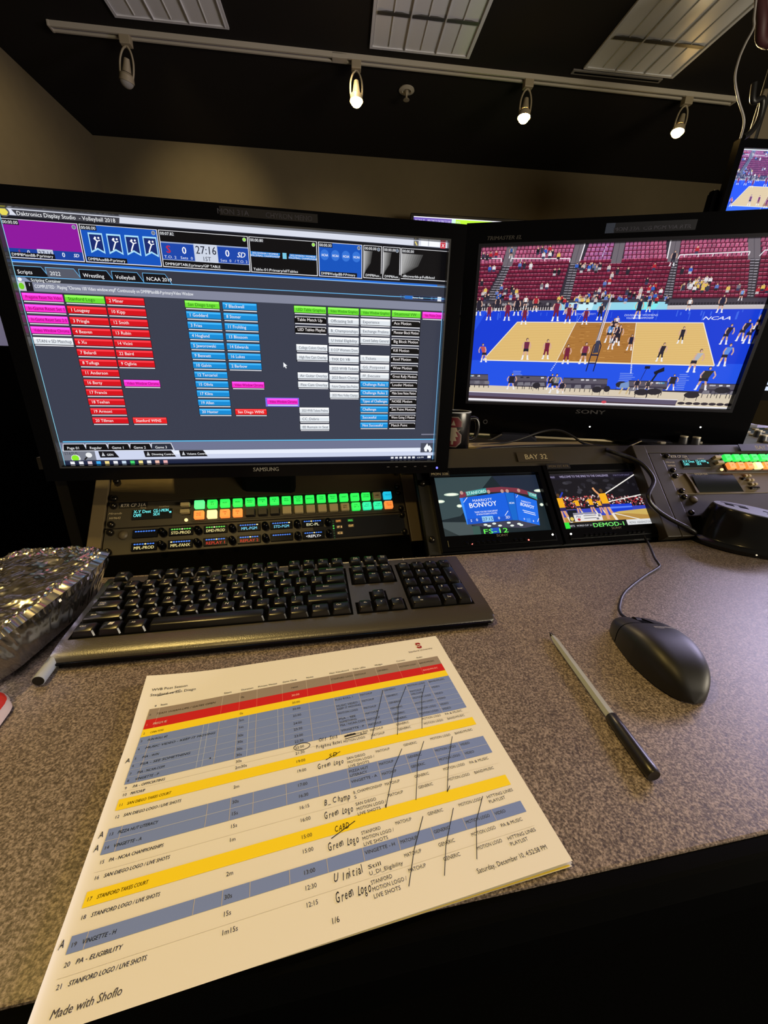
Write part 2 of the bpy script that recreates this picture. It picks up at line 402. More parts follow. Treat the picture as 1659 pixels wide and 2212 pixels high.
# suspended monitor at the right edge
t = thing('ceiling_monitor', 'monitor hung from the ceiling at the right edge showing the court feed', 'monitor', (2.39, 2.0, 1.165), RZ(-9) @ Matrix.Rotation(RAD(4), 3, 'X'))
MW, MHh = .56, .315
b = MB(); b.frame(MW+.06, MHh+.07, MW, MHh, -.012, .03); b.box((0, .02, 0), (MW+.04, .03, MHh+.05)); b.build('housing', GLOSS, t)
CEIL_MON = t
b = MB(); b.cyl((-.2, .06, .1), (-.2, .06, .86), .022); b.box((-.1, .05, .02), (.3, .04, .2)); b.build('ceiling_bracket', SATIN, t, 40)
MB().box((-.10, .05, .285), (.26, .02, .22), bev=.008).build('lit_patch_plate', mat('lit_wall_brown', (84, 73, 52), .6), t)  # added plate, its brown standing in for a warm-lit patch of wall
b = MB(); b.box((-MW/2-.04, .055, -.09), (.035, .05, .2), bev=.016); b.build('speaker_bar', MATTE, t)
g = thing('hanging_cable', 'grey cable hanging down to the ceiling monitor', 'cable', (1.85, 1.9, 1.5))
MB().tube([(.005, .0, .56), (.0, .0, .3), (.015, 0, .185), (.027, 0, .145), (.006, 0, .092), (-.007, 0, .04), (-.003, 0, -.02), (.04, .0, -.085), (.095, .0, -.15), (.13, .03, -.195)], .0042).build('cord', mat('grey_pvc', (150, 146, 142), .5), g, 60)
g = thing('cable_bundle', 'dark red bundle of cables hanging beside the ceiling monitor cable', 'cable bundle', (1.93, 1.92, 1.7))
MRN = mat('maroon_sleeve', (58, 20, 24), .6); 
for i in range(5):
    MB().tube([(-.04+.03*i, .02*(i % 2), .36), (-.035+.03*i, .01, .1), (-.005+.025*i, .02*(i % 3), -.01), (.05+.02*i, .02, -.06), (.16+.03*i, .02, -.02+.03*i)], .02, n=10).build('sleeve', MRN, g, 60)
g = thing('cable_loop', 'black loop of cable beside the ceiling monitor', 'cable', (2.03, 1.95, 1.40))
MB().tube([(-.03, 0, .11), (-.012, 0, .05), (.035, 0, .06), (.055, .01, .0), (.03, .01, -.05), (-.005, .01, -.075)], .012).build('cord', CABLE, g, 60)
# left side of the room
t = thing('added_dark_cabinet', 'tall black cabinet in the dark left corner behind the large monitor', 'cabinet', (-1.25, 1.9, FZ))  # added to keep the shaded left corner black
MB().box((0, 0, .535), (.9, .5, 1.07), bev=.004).build('carcass', MATTE, t)
for x in (-.226, .226): MB().box((x, -.254, .535), (.44, .012, 1.03), bev=.002).build('door', MATTE, t)
for x in (-.03, .03): MB().cyl((x, -.268, .5), (x, -.268, .62), .005, n=10).build('handle', SCREW, t)
t = thing('wall_board', 'pale blue-grey board on the left wall, left of the large monitor', 'board', (-1.745, 3.0, .30), RZ(85.4))
MB().box((0, 0, .3), (1.5, .02, .6), bev=.003).build('panel', mat('pale_board', (196, 200, 226), .6), t)
MB().frame(1.53, .63, 1.49, .59, -.016, .012).build('frame', SATIN, t).location = (0, 0, .3)
# ------------------------------------------------------------------ court picture shown on two monitors
def person(A, x, y0, y1, top, legs=(40, 36, 48), skin=(214, 170, 150), hair=(70, 52, 46), lean=0, L=5, sit=False, wide=1.0):
    h = y1-y0; w = h*.13*wide; hx = x+lean*h
    A.ell(hx, y0+h*.07, h*.062, h*.075, hair, L); A.ell(hx+h*.01, y0+h*.085, h*.045, h*.055, skin, L+.1)
    A.poly([(hx-w*.95, y0+h*.17), (hx+w*.95, y0+h*.17), (x+w*.8, y0+h*.52), (x-w*.8, y0+h*.52)], top, L)
    A.line([(hx-w, y0+h*.19), (hx-w*1.5, y0+h*.36), (hx-w*1.25, y0+h*.5)], h*.055, skin, L+.05)
    A.line([(hx+w, y0+h*.19), (hx+w*1.5, y0+h*.36), (hx+w*1.2, y0+h*.5)], h*.055, skin, L+.05)
    A.poly([(x-w*.9, y0+h*.48), (x+w*.9, y0+h*.48), (x+w*.95, y0+h*.62), (x, y0+h*.6), (x-w*.95, y0+h*.62)], legs, L+.1)
    for sg in (-1, 1):
        A.line([(x+sg*w*.5, y0+h*.6), (x+sg*w*.8, y0+h*.8)], h*.085, skin if legs != top else top, L)
        A.line([(x+sg*w*.8, y0+h*.78), (x+sg*w*.95, y0+h*.95)], h*.075, (238, 236, 240), L+.05)
        A.ell(x+sg*w*1.05, y0+h*.97, h*.06, h*.03, (240, 240, 245), L+.1)
def fan(A, x, y, s, top, rs, L):
    A.poly([(x-s*.5, y), (x+s*.5, y), (x+s*.62, y+s*.9), (x+s*.3, y+s*1.5), (x-s*.3, y+s*1.5), (x-s*.6, y+s*.9)], top, L)
    A.ell(x, y-s*.2, s*.3, s*.34, rs.choice([(60, 45, 40), (40, 34, 34), (120, 90, 60), (206, 160, 140)]), L+.05)
    A.ell(x+s*.03, y-s*.13, s*.21, s*.24, (216, 172, 152), L+.1)
    A.poly([(x-s*.45, y+s*1.0), (x+s*.45, y+s*1.0), (x+s*.5, y+s*1.7), (x-s*.5, y+s*1.7)], rs.choice([(48, 48, 66), (60, 60, 90), (190, 186, 190), (40, 36, 44)]), L+.08)
def court(A):
    rs = random.Random(3)
    A.rect(0, 0, 1600, 900, (52, 46, 58), 0)
    xs = lambda r: None
    # upper bowl (4 rows) and lower bowl (10 rows): section edges interpolate between top and bottom
    ups = [(-60, 150, -60, 132), (208, 530, 190, 520), (604, 742, 590, 738), (800, 1012, 805, 1030), (1084, 1408, 1096, 1440), (1468, 1660, 1500, 1660)]
    for a0, b0, a1, b1 in ups:
        for r in range(4):
            t = r/3; y = -4+r*21.5
            xa, xb = a0+(a1-a0)*t, b0+(b1-b0)*t
            A.rect(xa, y+13, xb, y+24, (106, 34, 62), .5)
            n = max(2, int((xb-xa)/21))
            for i in range(n):
                x = xa+(xb-xa)*i/n; w = (xb-xa)/n; k = rs.uniform(.9, 1.08); vio = .55*max(0, 1-abs(x-690)/260)
                c = (176*k-14*vio, 88*k+20*vio, 122*k+62*vio)
                A.poly([(x+w*.1, y+2), (x+w*.3, y), (x+w*.75, y), (x+w*.92, y+3), (x+w*.88, y+17), (x+w*.14, y+17)], c, 1)
                A.rect(x+w*.2, y+1.5, x+w*.8, y+5, (206*k-20*vio, 128*k+10*vio, 158*k+40*vio), 1.2)
    lows = [(-60, 138, -60, 46), (180, 518, 116, 490), (570, 1068, 556, 1066), (1096, 1448, 1116, 1496), (1498, 1700, 1534, 1700)]
    for a0, b0, a1, b1 in lows:
        for r in range(10):
            t = r/9; y = 76+r*20.6
            xa, xb = a0+(a1-a0)*t, b0+(b1-b0)*t
            A.rect(xa, y, xb, y+21, (92, 24, 48), .5)
            A.rect(xa, y+15.5, xb, y+20, (58, 14, 36), .8)
            n = max(2, int((xb-xa)/20.5))
            for i in range(n):
                x = xa+(xb-xa)*i/n; w = (xb-xa)/n; k = rs.uniform(.86, 1.1)
                A.poly([(x+w*.08, y+2), (x+w*.9, y+2), (x+w*.84, y+15), (x+w*.14, y+15)], (124*k, 32*k, 60*k), 1)
                A.rect(x+w*.1, y+1, x+w*.88, y+4, (186*k, 112*k, 136*k) if rs.random() < .8 else (140, 60, 90), 1.2)
    # aisles: upper ramps and stairs
    for a, b, c, d in ((150, 208, 132, 190), (532, 586, 522, 572), (744, 798, 744, 800), (1034, 1082, 1040, 1094), (1408, 1466, 1440, 1500)):
        A.poly([(a, 0), (b, 0), (d, 98), (c, 98)], (112, 104, 112), 1.5); A.line([((a+b)/2, 0), ((c+d)/2, 96)], 3, (84, 78, 88), 1.6)
    for a, b, c, d in ((140, 182, 48, 112), (522, 570, 508, 556), (1068, 1096, 1068, 1116), (1450, 1498, 1500, 1532)):
        A.poly([(a, 92), (b, 92), (d, 285), (c, 285)], (54, 50, 58), 1.5)
        for r in range(14):
            t = r/14; y = 96+t*188; xa, xb = a+(c-a)*t, b+(d-b)*t
            A.rect(xa+2, y, (xa+xb)/2-1, y+4.5, (150, 144, 156), 1.7); A.rect((xa+xb)/2+2, y+1, xb-2, y+5.5, (164, 158, 168), 1.7)
    wr = (236, 230, 236)
    A.line([(0, 54), (124, 56), (124, 74)], 5, wr, 3); A.line([(180, 74), (181, 58), (517, 68), (517, 86)], 5, wr, 3)
    for x in (240, 375, 445): A.line([(x, 60), (x, 76)], 4, wr, 3)
    A.line([(584, 0), (572, 82)], 6, wr, 3); A.line([(1031, 0), (1036, 82)], 6, wr, 3); A.line([(1092, 84), (1096, 66), (1438, 60), (1436, 78)], 5, wr, 3); A.line([(1490, 82), (1506, 56), (1600, 52)], 5, wr, 3)
    for x in (1120, 1190, 1262, 1334, 1400): A.line([(x, 66), (x, 78)], 4, wr, 3)
    A.poly([(700, 0), (706, 0), (680, 140), (674, 140)], (206, 190, 232), .9)
    # crowd
    pal = [(226, 222, 226), (44, 40, 52), (60, 56, 74), (178, 40, 52), (52, 96, 190), (226, 190, 92), (120, 116, 126), (96, 120, 190), (30, 28, 36), (200, 190, 190)]
    fans = [(15, 30), (38, 36), (58, 28), (90, 24), (352, 8), (372, 18), (395, 6), (412, 26), (330, 14), (365, 36), (400, 34), (450, 40), (236, 84), (262, 84), (300, 88), (60, 98), (85, 96), (442, 124), (466, 122), (380, 196), (410, 196), (20, 172), (1176, 34)]
    fans += [(rs.uniform(560, 690), rs.uniform(96, 120)) for _ in range(14)]+[(rs.uniform(560, 1060), rs.uniform(220, 275)) for _ in range(26)]+[(rs.uniform(1125, 1290), rs.uniform(176, 226)) for _ in range(26)]
    fans += [(rs.uniform(30, 260), rs.uniform(200, 262)) for _ in range(18)]+[(740, 110), (765, 150), (790, 126), (846, 128), (760, 176), (735, 190), (960, 180), (985, 216), (1010, 206), (940, 228), (1330, 216), (1390, 226), (1440, 218), (1560, 222), (1585, 232), (1540, 236), (980, 108), (1130, 132), (1172, 130)]
    fans += [(rs.uniform(490, 1100), rs.uniform(262, 282)) for _ in range(24)]
    for i, (x, y) in enumerate(sorted(fans, key=lambda q: q[1])): fan(A, x, y, 17, pal[rs.randrange(len(pal))], rs, 4+i*.06)
    # bench row, press row and boards
    A.rect(0, 286, 1600, 342, (70, 64, 76), 12); A.rect(0, 322, 470, 341, (206, 196, 196), 12.1); A.rect(1104, 318, 1600, 341, (196, 188, 190), 12.1)
    for i in range(30):
        x = 16+i*14.8; A.ell(x, 304+rs.uniform(-3, 3), 8, 8, rs.choice([(44, 40, 50), (60, 54, 66), (150, 146, 150)]), 12.2); A.rect(x-5, 312, x+4, 338, (38, 34, 44), 12.3)
    for i in range(30):
        x = 1120+i*16; A.rect(x-6, 304, x+6, 320, (44, 40, 50), 12.2); A.rect(x-6, 318, x+7, 323, (210, 206, 210), 12.3)
    A.poly([(488, 297), (1100, 299), (1106, 340), (496, 340)], (150, 214, 234), 12.5); A.poly([(560, 298), (700, 298), (690, 340), (556, 340)], (200, 240, 250), 12.6)
    A.poly([(930, 299), (1060, 299), (1040, 340), (918, 340)], (130, 236, 240), 12.6); A.rect(486, 294, 1102, 299, (60, 52, 66), 12.7); A.poly([(745, 298), (775, 298), (765, 340), (738, 340)], (56, 60, 80), 12.7)
    # floor
    A.rect(0, 340, 1600, 800, (24, 62, 214), 13); A.poly([(0, 340), (70, 340), (0, 460)], (36, 80, 228), 13.05)
    A.rect(0, 636, 1600, 800, (36, 84, 232), 13.1)
    for i in range(34): 
        x = rs.uniform(0, 1590); y = rs.uniform(342, 356); A.rect(x, y, x+rs.uniform(2, 8), y+rs.uniform(10, 50), (62, 104, 232), 13.1)
    for x in (270, 930, 1270, 960): 
        for k in range(9): A.rect(x+rs.uniform(0, 10), 700+k*11, x+70-rs.uniform(0, 20), 705+k*11, (110, 140, 236), 13.15)
    tan, brn = (226, 190, 120), (176, 122, 60)
    A.poly([(264, 405), (1319, 411), (1451, 647), (74, 634)], tan, 14); A.poly([(616, 407), (958, 409), (985, 638), (542, 631)], brn, 14.1)
    for k in range(1, 24):
        t = k/24; y = 406+230*t; a, b = 264-190*t, 1319+132*t
        A.line([(a, y), (b, y+6+7*t)], 1.6, (206, 166, 98), 14.05); A.line([(616-74*t+4, y), (958+27*t-3, y+4)], 1.6, (152, 98, 44), 14.15)
    for i in range(70):
        y = rs.uniform(410, 630); t = (y-406)/230; x = rs.uniform(616-74*t, 930+20*t); A.rect(x, y, x+rs.uniform(10, 34), y+3, rs.choice([(200, 146, 78), (150, 98, 44)]), 14.2)
    for a, b, w in (((264, 405), (1319, 411), 4), ((1319, 411), (1451, 647), 5), ((1451, 648), (74, 635), 6), ((74, 634), (264, 405), 5), ((616, 407), (542, 631), 3.5), ((958, 409), (985, 638), 3.5)): A.line([a, b], w, (240, 232, 220), 14.4)
    for k in range(6): A.rect(538-k*5, 640+k*10, 545-k*5, 645+k*10, (226, 234, 250), 14.4); A.rect(986+k*1.6, 644+k*10, 994+k*1.6, 650+k*10, (226, 234, 250), 14.4); A.rect(620+k*4, 400-k*9, 624+k*4, 404-k*9, (200, 214, 250), 14.4)
    A.text('NCAA', 1306, 395, 34, (236, 240, 255), 15, .03, .3, fit=146, sy=.75)
    A.text('DIVISION I WOMENS', 882, 374, 15, (200, 214, 250), 15, .01, fit=184); A.text('VOLLEYBALL CHAMPIONSHIP', 896, 389, 14, (200, 214, 250), 15, .01, fit=150)
    A.text('STANFORD UNIVERSITY', 610, 366, 14, (160, 180, 240), 15, .0, fit=110)
    # net
    A.poly([(783, 258), (790, 258), (764, 520), (752, 520)], (196, 186, 196), 15.5); A.line([(781, 258), (756, 510)], 3, (60, 56, 70), 15.6); A.line([(792, 300), (770, 515)], 4, (230, 226, 230), 15.6)
    # players
    dk, mr, nv = (40, 36, 50), (116, 34, 60), (34, 32, 60)
    for x, a, b, c in ((83, 302, 394, mr), (196, 290, 397, mr), (303, 320, 419, mr), (489, 280, 401, mr), (564, 306, 414, mr), (665, 328, 420, mr), (744, 303, 396, dk)): person(A, x, a, b, c, c if c == mr else dk, L=16)
    for x, a, b, c in ((250, 267, 368, dk), (131, 260, 343, dk), (298, 257, 330, (232, 230, 232)), (359, 258, 347, (180, 44, 54)), (15, 264, 367, dk), (544, 285, 364, (40, 60, 150)), (594, 291, 369, (40, 60, 150)), (954, 279, 390, nv), (1006, 279, 352, nv), (1217, 279, 346, (230, 228, 230)), (1383, 264, 359, nv), (1468, 237, 297, (120, 160, 220)), (1068, 43, 119, dk), (177, -2, 57, (60, 90, 150))): person(A, x, a, b, c, dk, L=15.7)
    for x, a, b, c, ln in ((833, 384, 468, dk, 0), (848, 372, 440, (226, 224, 226), 0), (858, 415, 522, nv, .02), (873, 420, 540, dk, .03), (821, 410, 523, (96, 150, 220), .02), (845, 470, 562, nv, .05), (954, 474, 566, nv, 0), (1226, 431, 525, dk, .0), (1140, 520, 629, dk, .05), (1334, 554, 690, (176, 180, 190), .16), (1488, 521, 651, (90, 140, 226), .1), (1458, 416, 529, nv, .12), (1536, 392, 510, nv, .16), (1575, 406, 523, nv, .2), (1601, 348, 446, nv, .15), (78, 531, 649, (190, 84, 88), -.12), (341, 498, 630, (110, 40, 72), 0), (468, 505, 625, mr, 0), (596, 533, 652, mr, 0), (699, 521, 651, (124, 44, 74), .02)): person(A, x, a, b, c, dk if c != mr else mr, lean=ln, L=17)
    A.line([(731, 694), (746, 540), (770, 512)], 6, (30, 30, 60), 18); A.line([(774, 694), (788, 540), (774, 512)], 6, (30, 30, 60), 18); A.rect(742, 590, 786, 600, (40, 40, 70), 18); A.rect(738, 640, 780, 648, (36, 40, 90), 18); A.poly([(755, 512), (778, 510), (780, 580), (748, 585)], (60, 62, 84), 18.1)
    # scorer tables in front
    A.poly([(0, 796), (1600, 812), (1600, 900), (0, 900)], (216, 202, 180), 18.5)
    for a, b, y0, y1 in ((-20, 117, 725, 800), (298, 497, 728, 800), (602, 870, 736, 800), (998, 1222, 744, 795), (1416, 1640, 751, 812)):
        A.poly([(a, y0), (b, y0), (b+8, y1), (a-6, y1)], (62, 56, 72), 19); A.poly([(a, y0), (b, y0), (b+4, y0+34), (a-4, y0+34)], (92, 86, 100), 19.1); A.rect(a, y0, b, y0+5, (52, 48, 60), 19.2)
        for k in range(4):
            x = a+20+k*(b-a)/4.4; A.poly([(x, y0+44), (x+34, y0+42), (x+40, y0+64), (x-4, y0+66)], rs.choice([(124, 120, 130), (96, 92, 104)]), 19.4); A.rect(x, y0+66, x+4, y0+88, (40, 36, 44), 19.3); A.rect(x+32, y0+66, x+36, y0+88, (40, 36, 44), 19.3)
        for k in range(5):
            x = a+rs.uniform(10, b-a-30); A.poly([(x, y0+8), (x+18, y0+7), (x+21, y0+15), (x+2, y0+17)], rs.choice([(220, 218, 222), (44, 42, 52), (180, 178, 190), (70, 150, 190)]), 19.3)
    for x, a, b, c in ((275, 715, 820, dk), (528, 712, 815, dk), (556, 712, 838, (128, 132, 136)), (600, 760, 836, (40, 36, 50)), (1249, 700, 798, (44, 40, 48)), (1050, 735, 800, dk), (1115, 740, 800, (60, 56, 60)), (1418, 653, 793, (52, 50, 44))): person(A, x, a, b, c, (38, 36, 46), hair=(40, 34, 34), lean=.12 if x == 1418 else .02, L=20, wide=1.5)
    for x, y, w in ((820, 806, 60), (880, 800, 40), (960, 770, 70), (1090, 815, 90), (1160, 810, 90), (1380, 824, 90), (1540, 790, 90), (440, 790, 50)): A.ell(x, y, w/2, 20, (44, 40, 48), 21); A.rect(x-w*.4, y+8, x-w*.36, y+36, (50, 46, 52), 20.9); A.rect(x+w*.34, y+8, x+w*.38, y+36, (50, 46, 52), 20.9)
    A.poly([(955, 764), (1000, 750), (1010, 790), (950, 795)], (120, 150, 200), 21.2); A.line([(960, 830), (972, 790)], 10, (206, 184, 140), 21.3); A.line([(1000, 830), (1010, 785)], 10, (206, 184, 140), 21.3)
    A.line([(1130, 745), (1156, 680)], 10, (24, 24, 34), 21.4); A.poly([(1128, 690), (1180, 660), (1186, 684), (1136, 706)], (24, 24, 40), 21.4); A.line([(1065, 740), (1082, 668)], 3, (24, 24, 60), 21.4); A.rect(1070, 656, 1100, 672, (24, 24, 50), 21.4)
    A.poly([(0, 842), (1000, 846), (1310, 858), (1304, 892), (0, 880)], (96, 86, 110), 22); A.poly([(0, 868), (1308, 886), (1304, 896), (0, 886)], (70, 52, 62), 22.1); A.poly([(0, 840), (1310, 854), (1310, 859), (0, 845)], (236, 232, 236), 22.2); A.poly([(0, 886), (1304, 892), (1600, 893), (1600, 900), (0, 900)], (240, 238, 244), 22.3)
    for k in range(7): A.ell(1335+k*44, 876, 22, 9, (52, 44, 52), 22.2)
    A.ell(880, 884, 16, 9, (206, 70, 84), 22.5)

# ------------------------------------------------------------------ main graphics workstation screen
def workstation(A):
    BG, GR, W_ = (58, 62, 78), (132, 136, 156), (250, 252, 255)
    A.rect(0, 0, 1920, 1080, BG, 0)
    A.rect(0, 0, 1920, 24, (218, 222, 236), 1); A.poly([(48, 4), (455, 4), (450, 27), (66, 27)], (66, 66, 74), 2)
    A.text('Daktronics Display Studio  - Volleyball 2018', 64, 23, 21, W_, 3, fit=372); A.ell(18, 15, 22, 17, (90, 92, 96), 2, 20); A.ell(18, 15, 17, 13, (232, 220, 90), 3, 6)
    A.rect(1750, 3, 1774, 26, (104, 104, 110), 2); A.line([(1757, 7), (1767, 22)], 5, (240, 220, 120), 3); A.rect(1884, 2, 1910, 27, (206, 60, 74), 2); A.text('X', 1897, 22, 20, W_, 3, .03, al='c')
    A.rect(1786, 2, 1880, 22, W_, 2); A.rect(1822, 2, 1826, 22, (190, 194, 206), 3)
    A.rect(0, 27, 1920, 182, (20, 21, 28), 1)
    BK, BL = (8, 8, 12), (18, 84, 190)
    def pane(a, b, col, t, cap, dot=None, y1=178):
        A.rect(a, 37, b, y1, (236, 236, 240), 2); A.rect(a+3, 39, b-3, y1-3, col, 3)
        A.rect(a+3, 39, a+66, 58, (30, 30, 36), 7); A.text(t, a+6, 55, 16, W_, 8, fit=56)
        if cap: A.rect(a+6, y1-22, a+12+len(cap)*8.1, y1-4, (14, 14, 18), 7); A.text(cap, a+10, y1-8, 15, W_, 8, fit=len(cap)*7.8)
        if dot: A.ell(b-16, 51, 8, 8, (196, 200, 206), 7); A.ell(b-16, 51, 6.5, 6.5, dot, 8)
    G = (160, 236, 76); N = (110, 122, 140)
    pane(-2, 285, (142, 22, 158), '00:00.00', 'DMP8MainBB-P:primary', N)
    A.rect(1, 142, 282, 175, (24, 66, 160), 4); A.rect(108, 140, 168, 170, (196, 204, 222), 5); A.text('27:16', 138, 163, 24, (40, 50, 90), 6, .01, al='c'); A.text('0', 74, 162, 22, W_, 6, al='c'); A.text('0', 206, 164, 24, W_, 6, .02, al='c'); A.text('S', 36, 160, 18, (196, 40, 60), 6, .03); A.text('SD', 244, 162, 18, W_, 6, .03, .3)
    pane(290, 597, BL, '00:00.00', 'DMP8AuxBB-P:primary', N)
    for k in range(4):
        x = 320+k*72; A.poly([(x-2, 66), (x+54, 66), (x+54, 142), (x+26, 128), (x-2, 142)], (170, 224, 250), 4); A.poly([(x+2, 72), (x+50, 72), (x+50, 134), (x+26, 121), (x+2, 134)], (22, 42, 110), 5)
        A.ell(x+37, 84, 4, 4, W_, 6); A.line([(x+18, 86), (x+30, 96), (x+22, 112), (x+16, 126)], 5, W_, 6); A.line([(x+30, 96), (x+42, 92)], 3.5, W_, 6); A.ell(x+24, 84, 4, 4, W_, 6)
    pane(602, 978, BK, '00:07.82', 'DMP8GIPTABLE:primary/GIP TABLE', G)
    A.rect(605, 80, 975, 150, (150, 168, 206), 4); A.rect(605, 85, 740, 147, (26, 70, 170), 5); A.rect(842, 85, 975, 147, (26, 70, 170), 5); A.rect(742, 80, 840, 150, (206, 214, 230), 5)
    A.text('27:16', 791, 118, 44, (24, 30, 50), 6, .01, al='c', fit=88); A.text('1ST', 791, 145, 24, (40, 46, 66), 6, .01, al='c'); A.text('0', 698, 122, 38, W_, 6, .03, al='c'); A.text('0', 882, 122, 38, W_, 6, .03, al='c'); A.text('T.O. 2   Sets  0', 612, 143, 15, (220, 230, 250), 6, fit=120); A.text('Sets  0   / T.O. 2', 850, 143, 15, (220, 230, 250), 6, fit=118)
    A.text('S', 632, 122, 40, (206, 36, 52), 6, .05, al='c'); A.text('SD', 942, 122, 30, W_, 6, .03, .3, al='c')
    pane(982, 1287, BK, '00:00.80', 'Table-01:Primary/allTables', G)
    A.poly([(986, 94), (1118, 94), (1112, 114), (986, 114)], (36, 130, 214), 5); A.poly([(1160, 94), (1282, 94), (1282, 114), (1154, 114)], (36, 130, 214), 5); A.text('2022 DIVISION I WOMENS', 1050, 103, 10, W_, 6, al='c'); A.text('VOLLEYBALL CHAMPIONSHIP', 1050, 113, 10, W_, 6, al='c'); A.text('2022 DIVISION I WOMENS', 1220, 103, 10, W_, 6, al='c'); A.text('VOLLEYBALL CHAMPIONSHIP', 1220, 113, 10, W_, 6, al='c'); A.rect(1128, 92, 1146, 116, (120, 200, 230), 5)
    pane(1293, 1500, BL, '00:00.00', 'DMP8WedgeBB-P:Primary', N)
    for k in range(4): A.ell(1322+k*50, 88, 20, 22, (52, 116, 216), 4, 20); A.text('NCAA', 1322+k*50, 94, 14, W_, 5, .02, .2, al='c', fit=30)
    for a, b, c in ((1506, 1595, 'DMP8Aux...'), (1600, 1686, 'DMP8Aux...'), (1690, 1922, 'dBtowerbb-p:Fullbleed')):
        pane(a, b, BK, '00:00.00', c, N if b < 1700 else None, 174 if b < 1700 else 168); w = b-a
        for k in range(8): A.poly([(a+3, 60), (a+3+w*(.46-.05*k), 60), (a+3+w*(.36-.045*k), 110), (a+3+w*(.12-.015*k), 140), (a+3, 160)], tuple(70+k*14 for _ in range(3)), 4+k*.2)
    A.rect(0, 184, 1880, 191, (30, 110, 220), 2); A.rect(0, 191, 1920, 194, (150, 200, 250), 2); A.rect(1880, 184, 1920, 190, (90, 94, 110), 2)
    A.rect(0, 196, 1920, 246, (52, 54, 66), 1); CY = (110, 190, 246)
    for i, (a, b, s) in enumerate(((0, 100, 'Scripts'), (124, 226, '2022'), (254, 356, 'Wrestling'), (384, 480, 'Volleyball'), (511, 596, 'NCAA 2019'))):
        c = (86, 90, 104) if i == 1 else (14, 14, 20)
        A.poly([(a-2, 206), (b+8, 206), (b+34, 246), (a-2, 246)], CY, 2); A.poly([(a, 208), (b+7, 208), (b+31, 246), (a, 246)], c, 3); A.text(s, a+12, 236, 21, W_, 4)
    A.rect(0, 245, 1920, 248, CY, 5); A.rect(0, 248, 1920, 266, (50, 52, 62), 2); A.rect(0, 266, 1920, 302, GR, 2); A.poly([(700, 248), (1690, 240), (1690, 256), (700, 266)], (52, 54, 66), 3)
    A.poly([(0, 250), (36, 250), (56, 266), (0, 266)], (140, 150, 180), 4); A.text('Scripting Container', 56, 264, 17, W_, 5, .012, fit=116)
    A.rect(0, 266, 30, 302, (196, 200, 206), 4); A.ell(14, 284, 11, 13, (120, 210, 40), 5); A.rect(30, 266, 58, 302, (20, 20, 26), 4); A.text('1', 42, 282, 16, W_, 5); A.ell(14, 258, 8, 7, W_, 5)
    A.text('COMPLETED : Playing "Chroma 100 Video window.vmpf" Continuously on DMP8MainBB-P:primary/Video Window', 64, 288, 19, W_, 5, fit=650)
    A.poly([(1690, 238), (1920, 238), (1920, 258), (1696, 258)], (60, 72, 110), 4); A.rect(1716, 240, 1850, 254, (16, 20, 34), 5); A.rect(1716, 240, 1756, 254, (40, 110, 200), 6); A.text('Button Scale', 1783, 251, 11, W_, 7, al='c'); A.ell(1704, 247, 7, 7, (30, 36, 60), 5); A.ell(1866, 247, 7, 7, (30, 36, 60), 5); A.rect(1886, 238, 1906, 258, (226, 230, 240), 5)
    PK, GN, RD, BU, WT, BB = (250, 44, 206), (108, 226, 52), (214, 16, 28), (22, 140, 214), (226, 232, 238), (8, 8, 10)
    def btn(c, r, s, col, w=160, dx=0, y=None):
        X = {0: 6, 1: 173, 2: 338, 4: 672, 5: 838, 6: 1005, 7: 1168, 8: 1331, 9: 1492, 10: 1652, 11: 1811}[c]+dx; y = 309+44.4*r if y is None else y
        w = min(w, 1918-X)
        A.rect(X-2, y-2, X+w+2, y+37, (24, 24, 32), 2); A.rect(X, y, X+w, y+29, col, 3)
        hi = tuple(min(255, q+46) for q in col)
        A.rect(X+2, y+1, X+w-2, y+9, hi if col != BB else (200, 200, 206), 4)
        if col == BB: A.rect(X+8, y+5, X+w-6, y+10, BB, 4.5)
        A.rect(X+2, y+32, X+w-1, y+36, (235, 236, 242), 3)
        tc = {PK: (120, 0, 70), GN: (14, 90, 20), WT: (70, 74, 90)}.get(col, (250, 244, 244))
        V, F, tw = glyphs(s, 0, 0); mx = w-18
        A.text(s, X+12, y+22, 19, tc, 6, .006, fit=mx if tw*19 > mx else None)
    for r, s in enumerate(('Pregame Reset No Video', 'In-Game Reset Set 1', 'In-Game Reset Sets 2-5', 'Video Window Chroma')): btn(0, r, s, PK)
    btn(0, 4, 'STAN v SD Matchup', WT); btn(1, 0, 'Stanford Logo', GN)
    for r, s in enumerate(('1 Lougeay', '3 Pringle', '4 Beaven', '6 Xu', '7 Belardi', '8 Tuifuga', '11 Anderson', '16 Berty', '17 Francis', '18 Teehan', '19 Armoni', '20 Tillman')): btn(1, r+1, s, RD)
    for r, s in enumerate(('2 Miner', '10 Kipp', '12 Smith', '13 Rubin', '14 Vicini', '22 Baird', '9 Oglivie')): btn(2, r, s, RD)
    btn(2, 8, 'Video Window Chroma', PK, dx=9); btn(2, 12, 'Stanford WINS', (236, 30, 34), 156, 17)
    btn(4, 0, 'San Diego Logo', GN, 152)
    for r, s in enumerate(('1 Goddard', '3 Fries', '4 Hoglund', '5 Jaworowski', '9 Bennett', '10 Galvin', '12 Tercariol', '15 Olivia', '17 Klina', '19 Allen', '20 Haxter')): btn(4, r+1, s, BU, 154)
    for r, s in enumerate(('7 Blackwell', '8 Stoner', '11 Frohling', '13 Blossom', '14 Edwards', '16 Lukes', '2 Barbow')): btn(5, r, s, BU, 156)
    btn(5, 8, 'Video Window Chroma', PK, 156, 6); btn(5, 11, 'San Diego WINS', (236, 30, 34), 156, 8)
    A.rect(1000, 740, 1170, 785, (120, 110, 230), 2.5); btn(6, 0, 'Video Window Chroma', PK, 156, 3, 744)
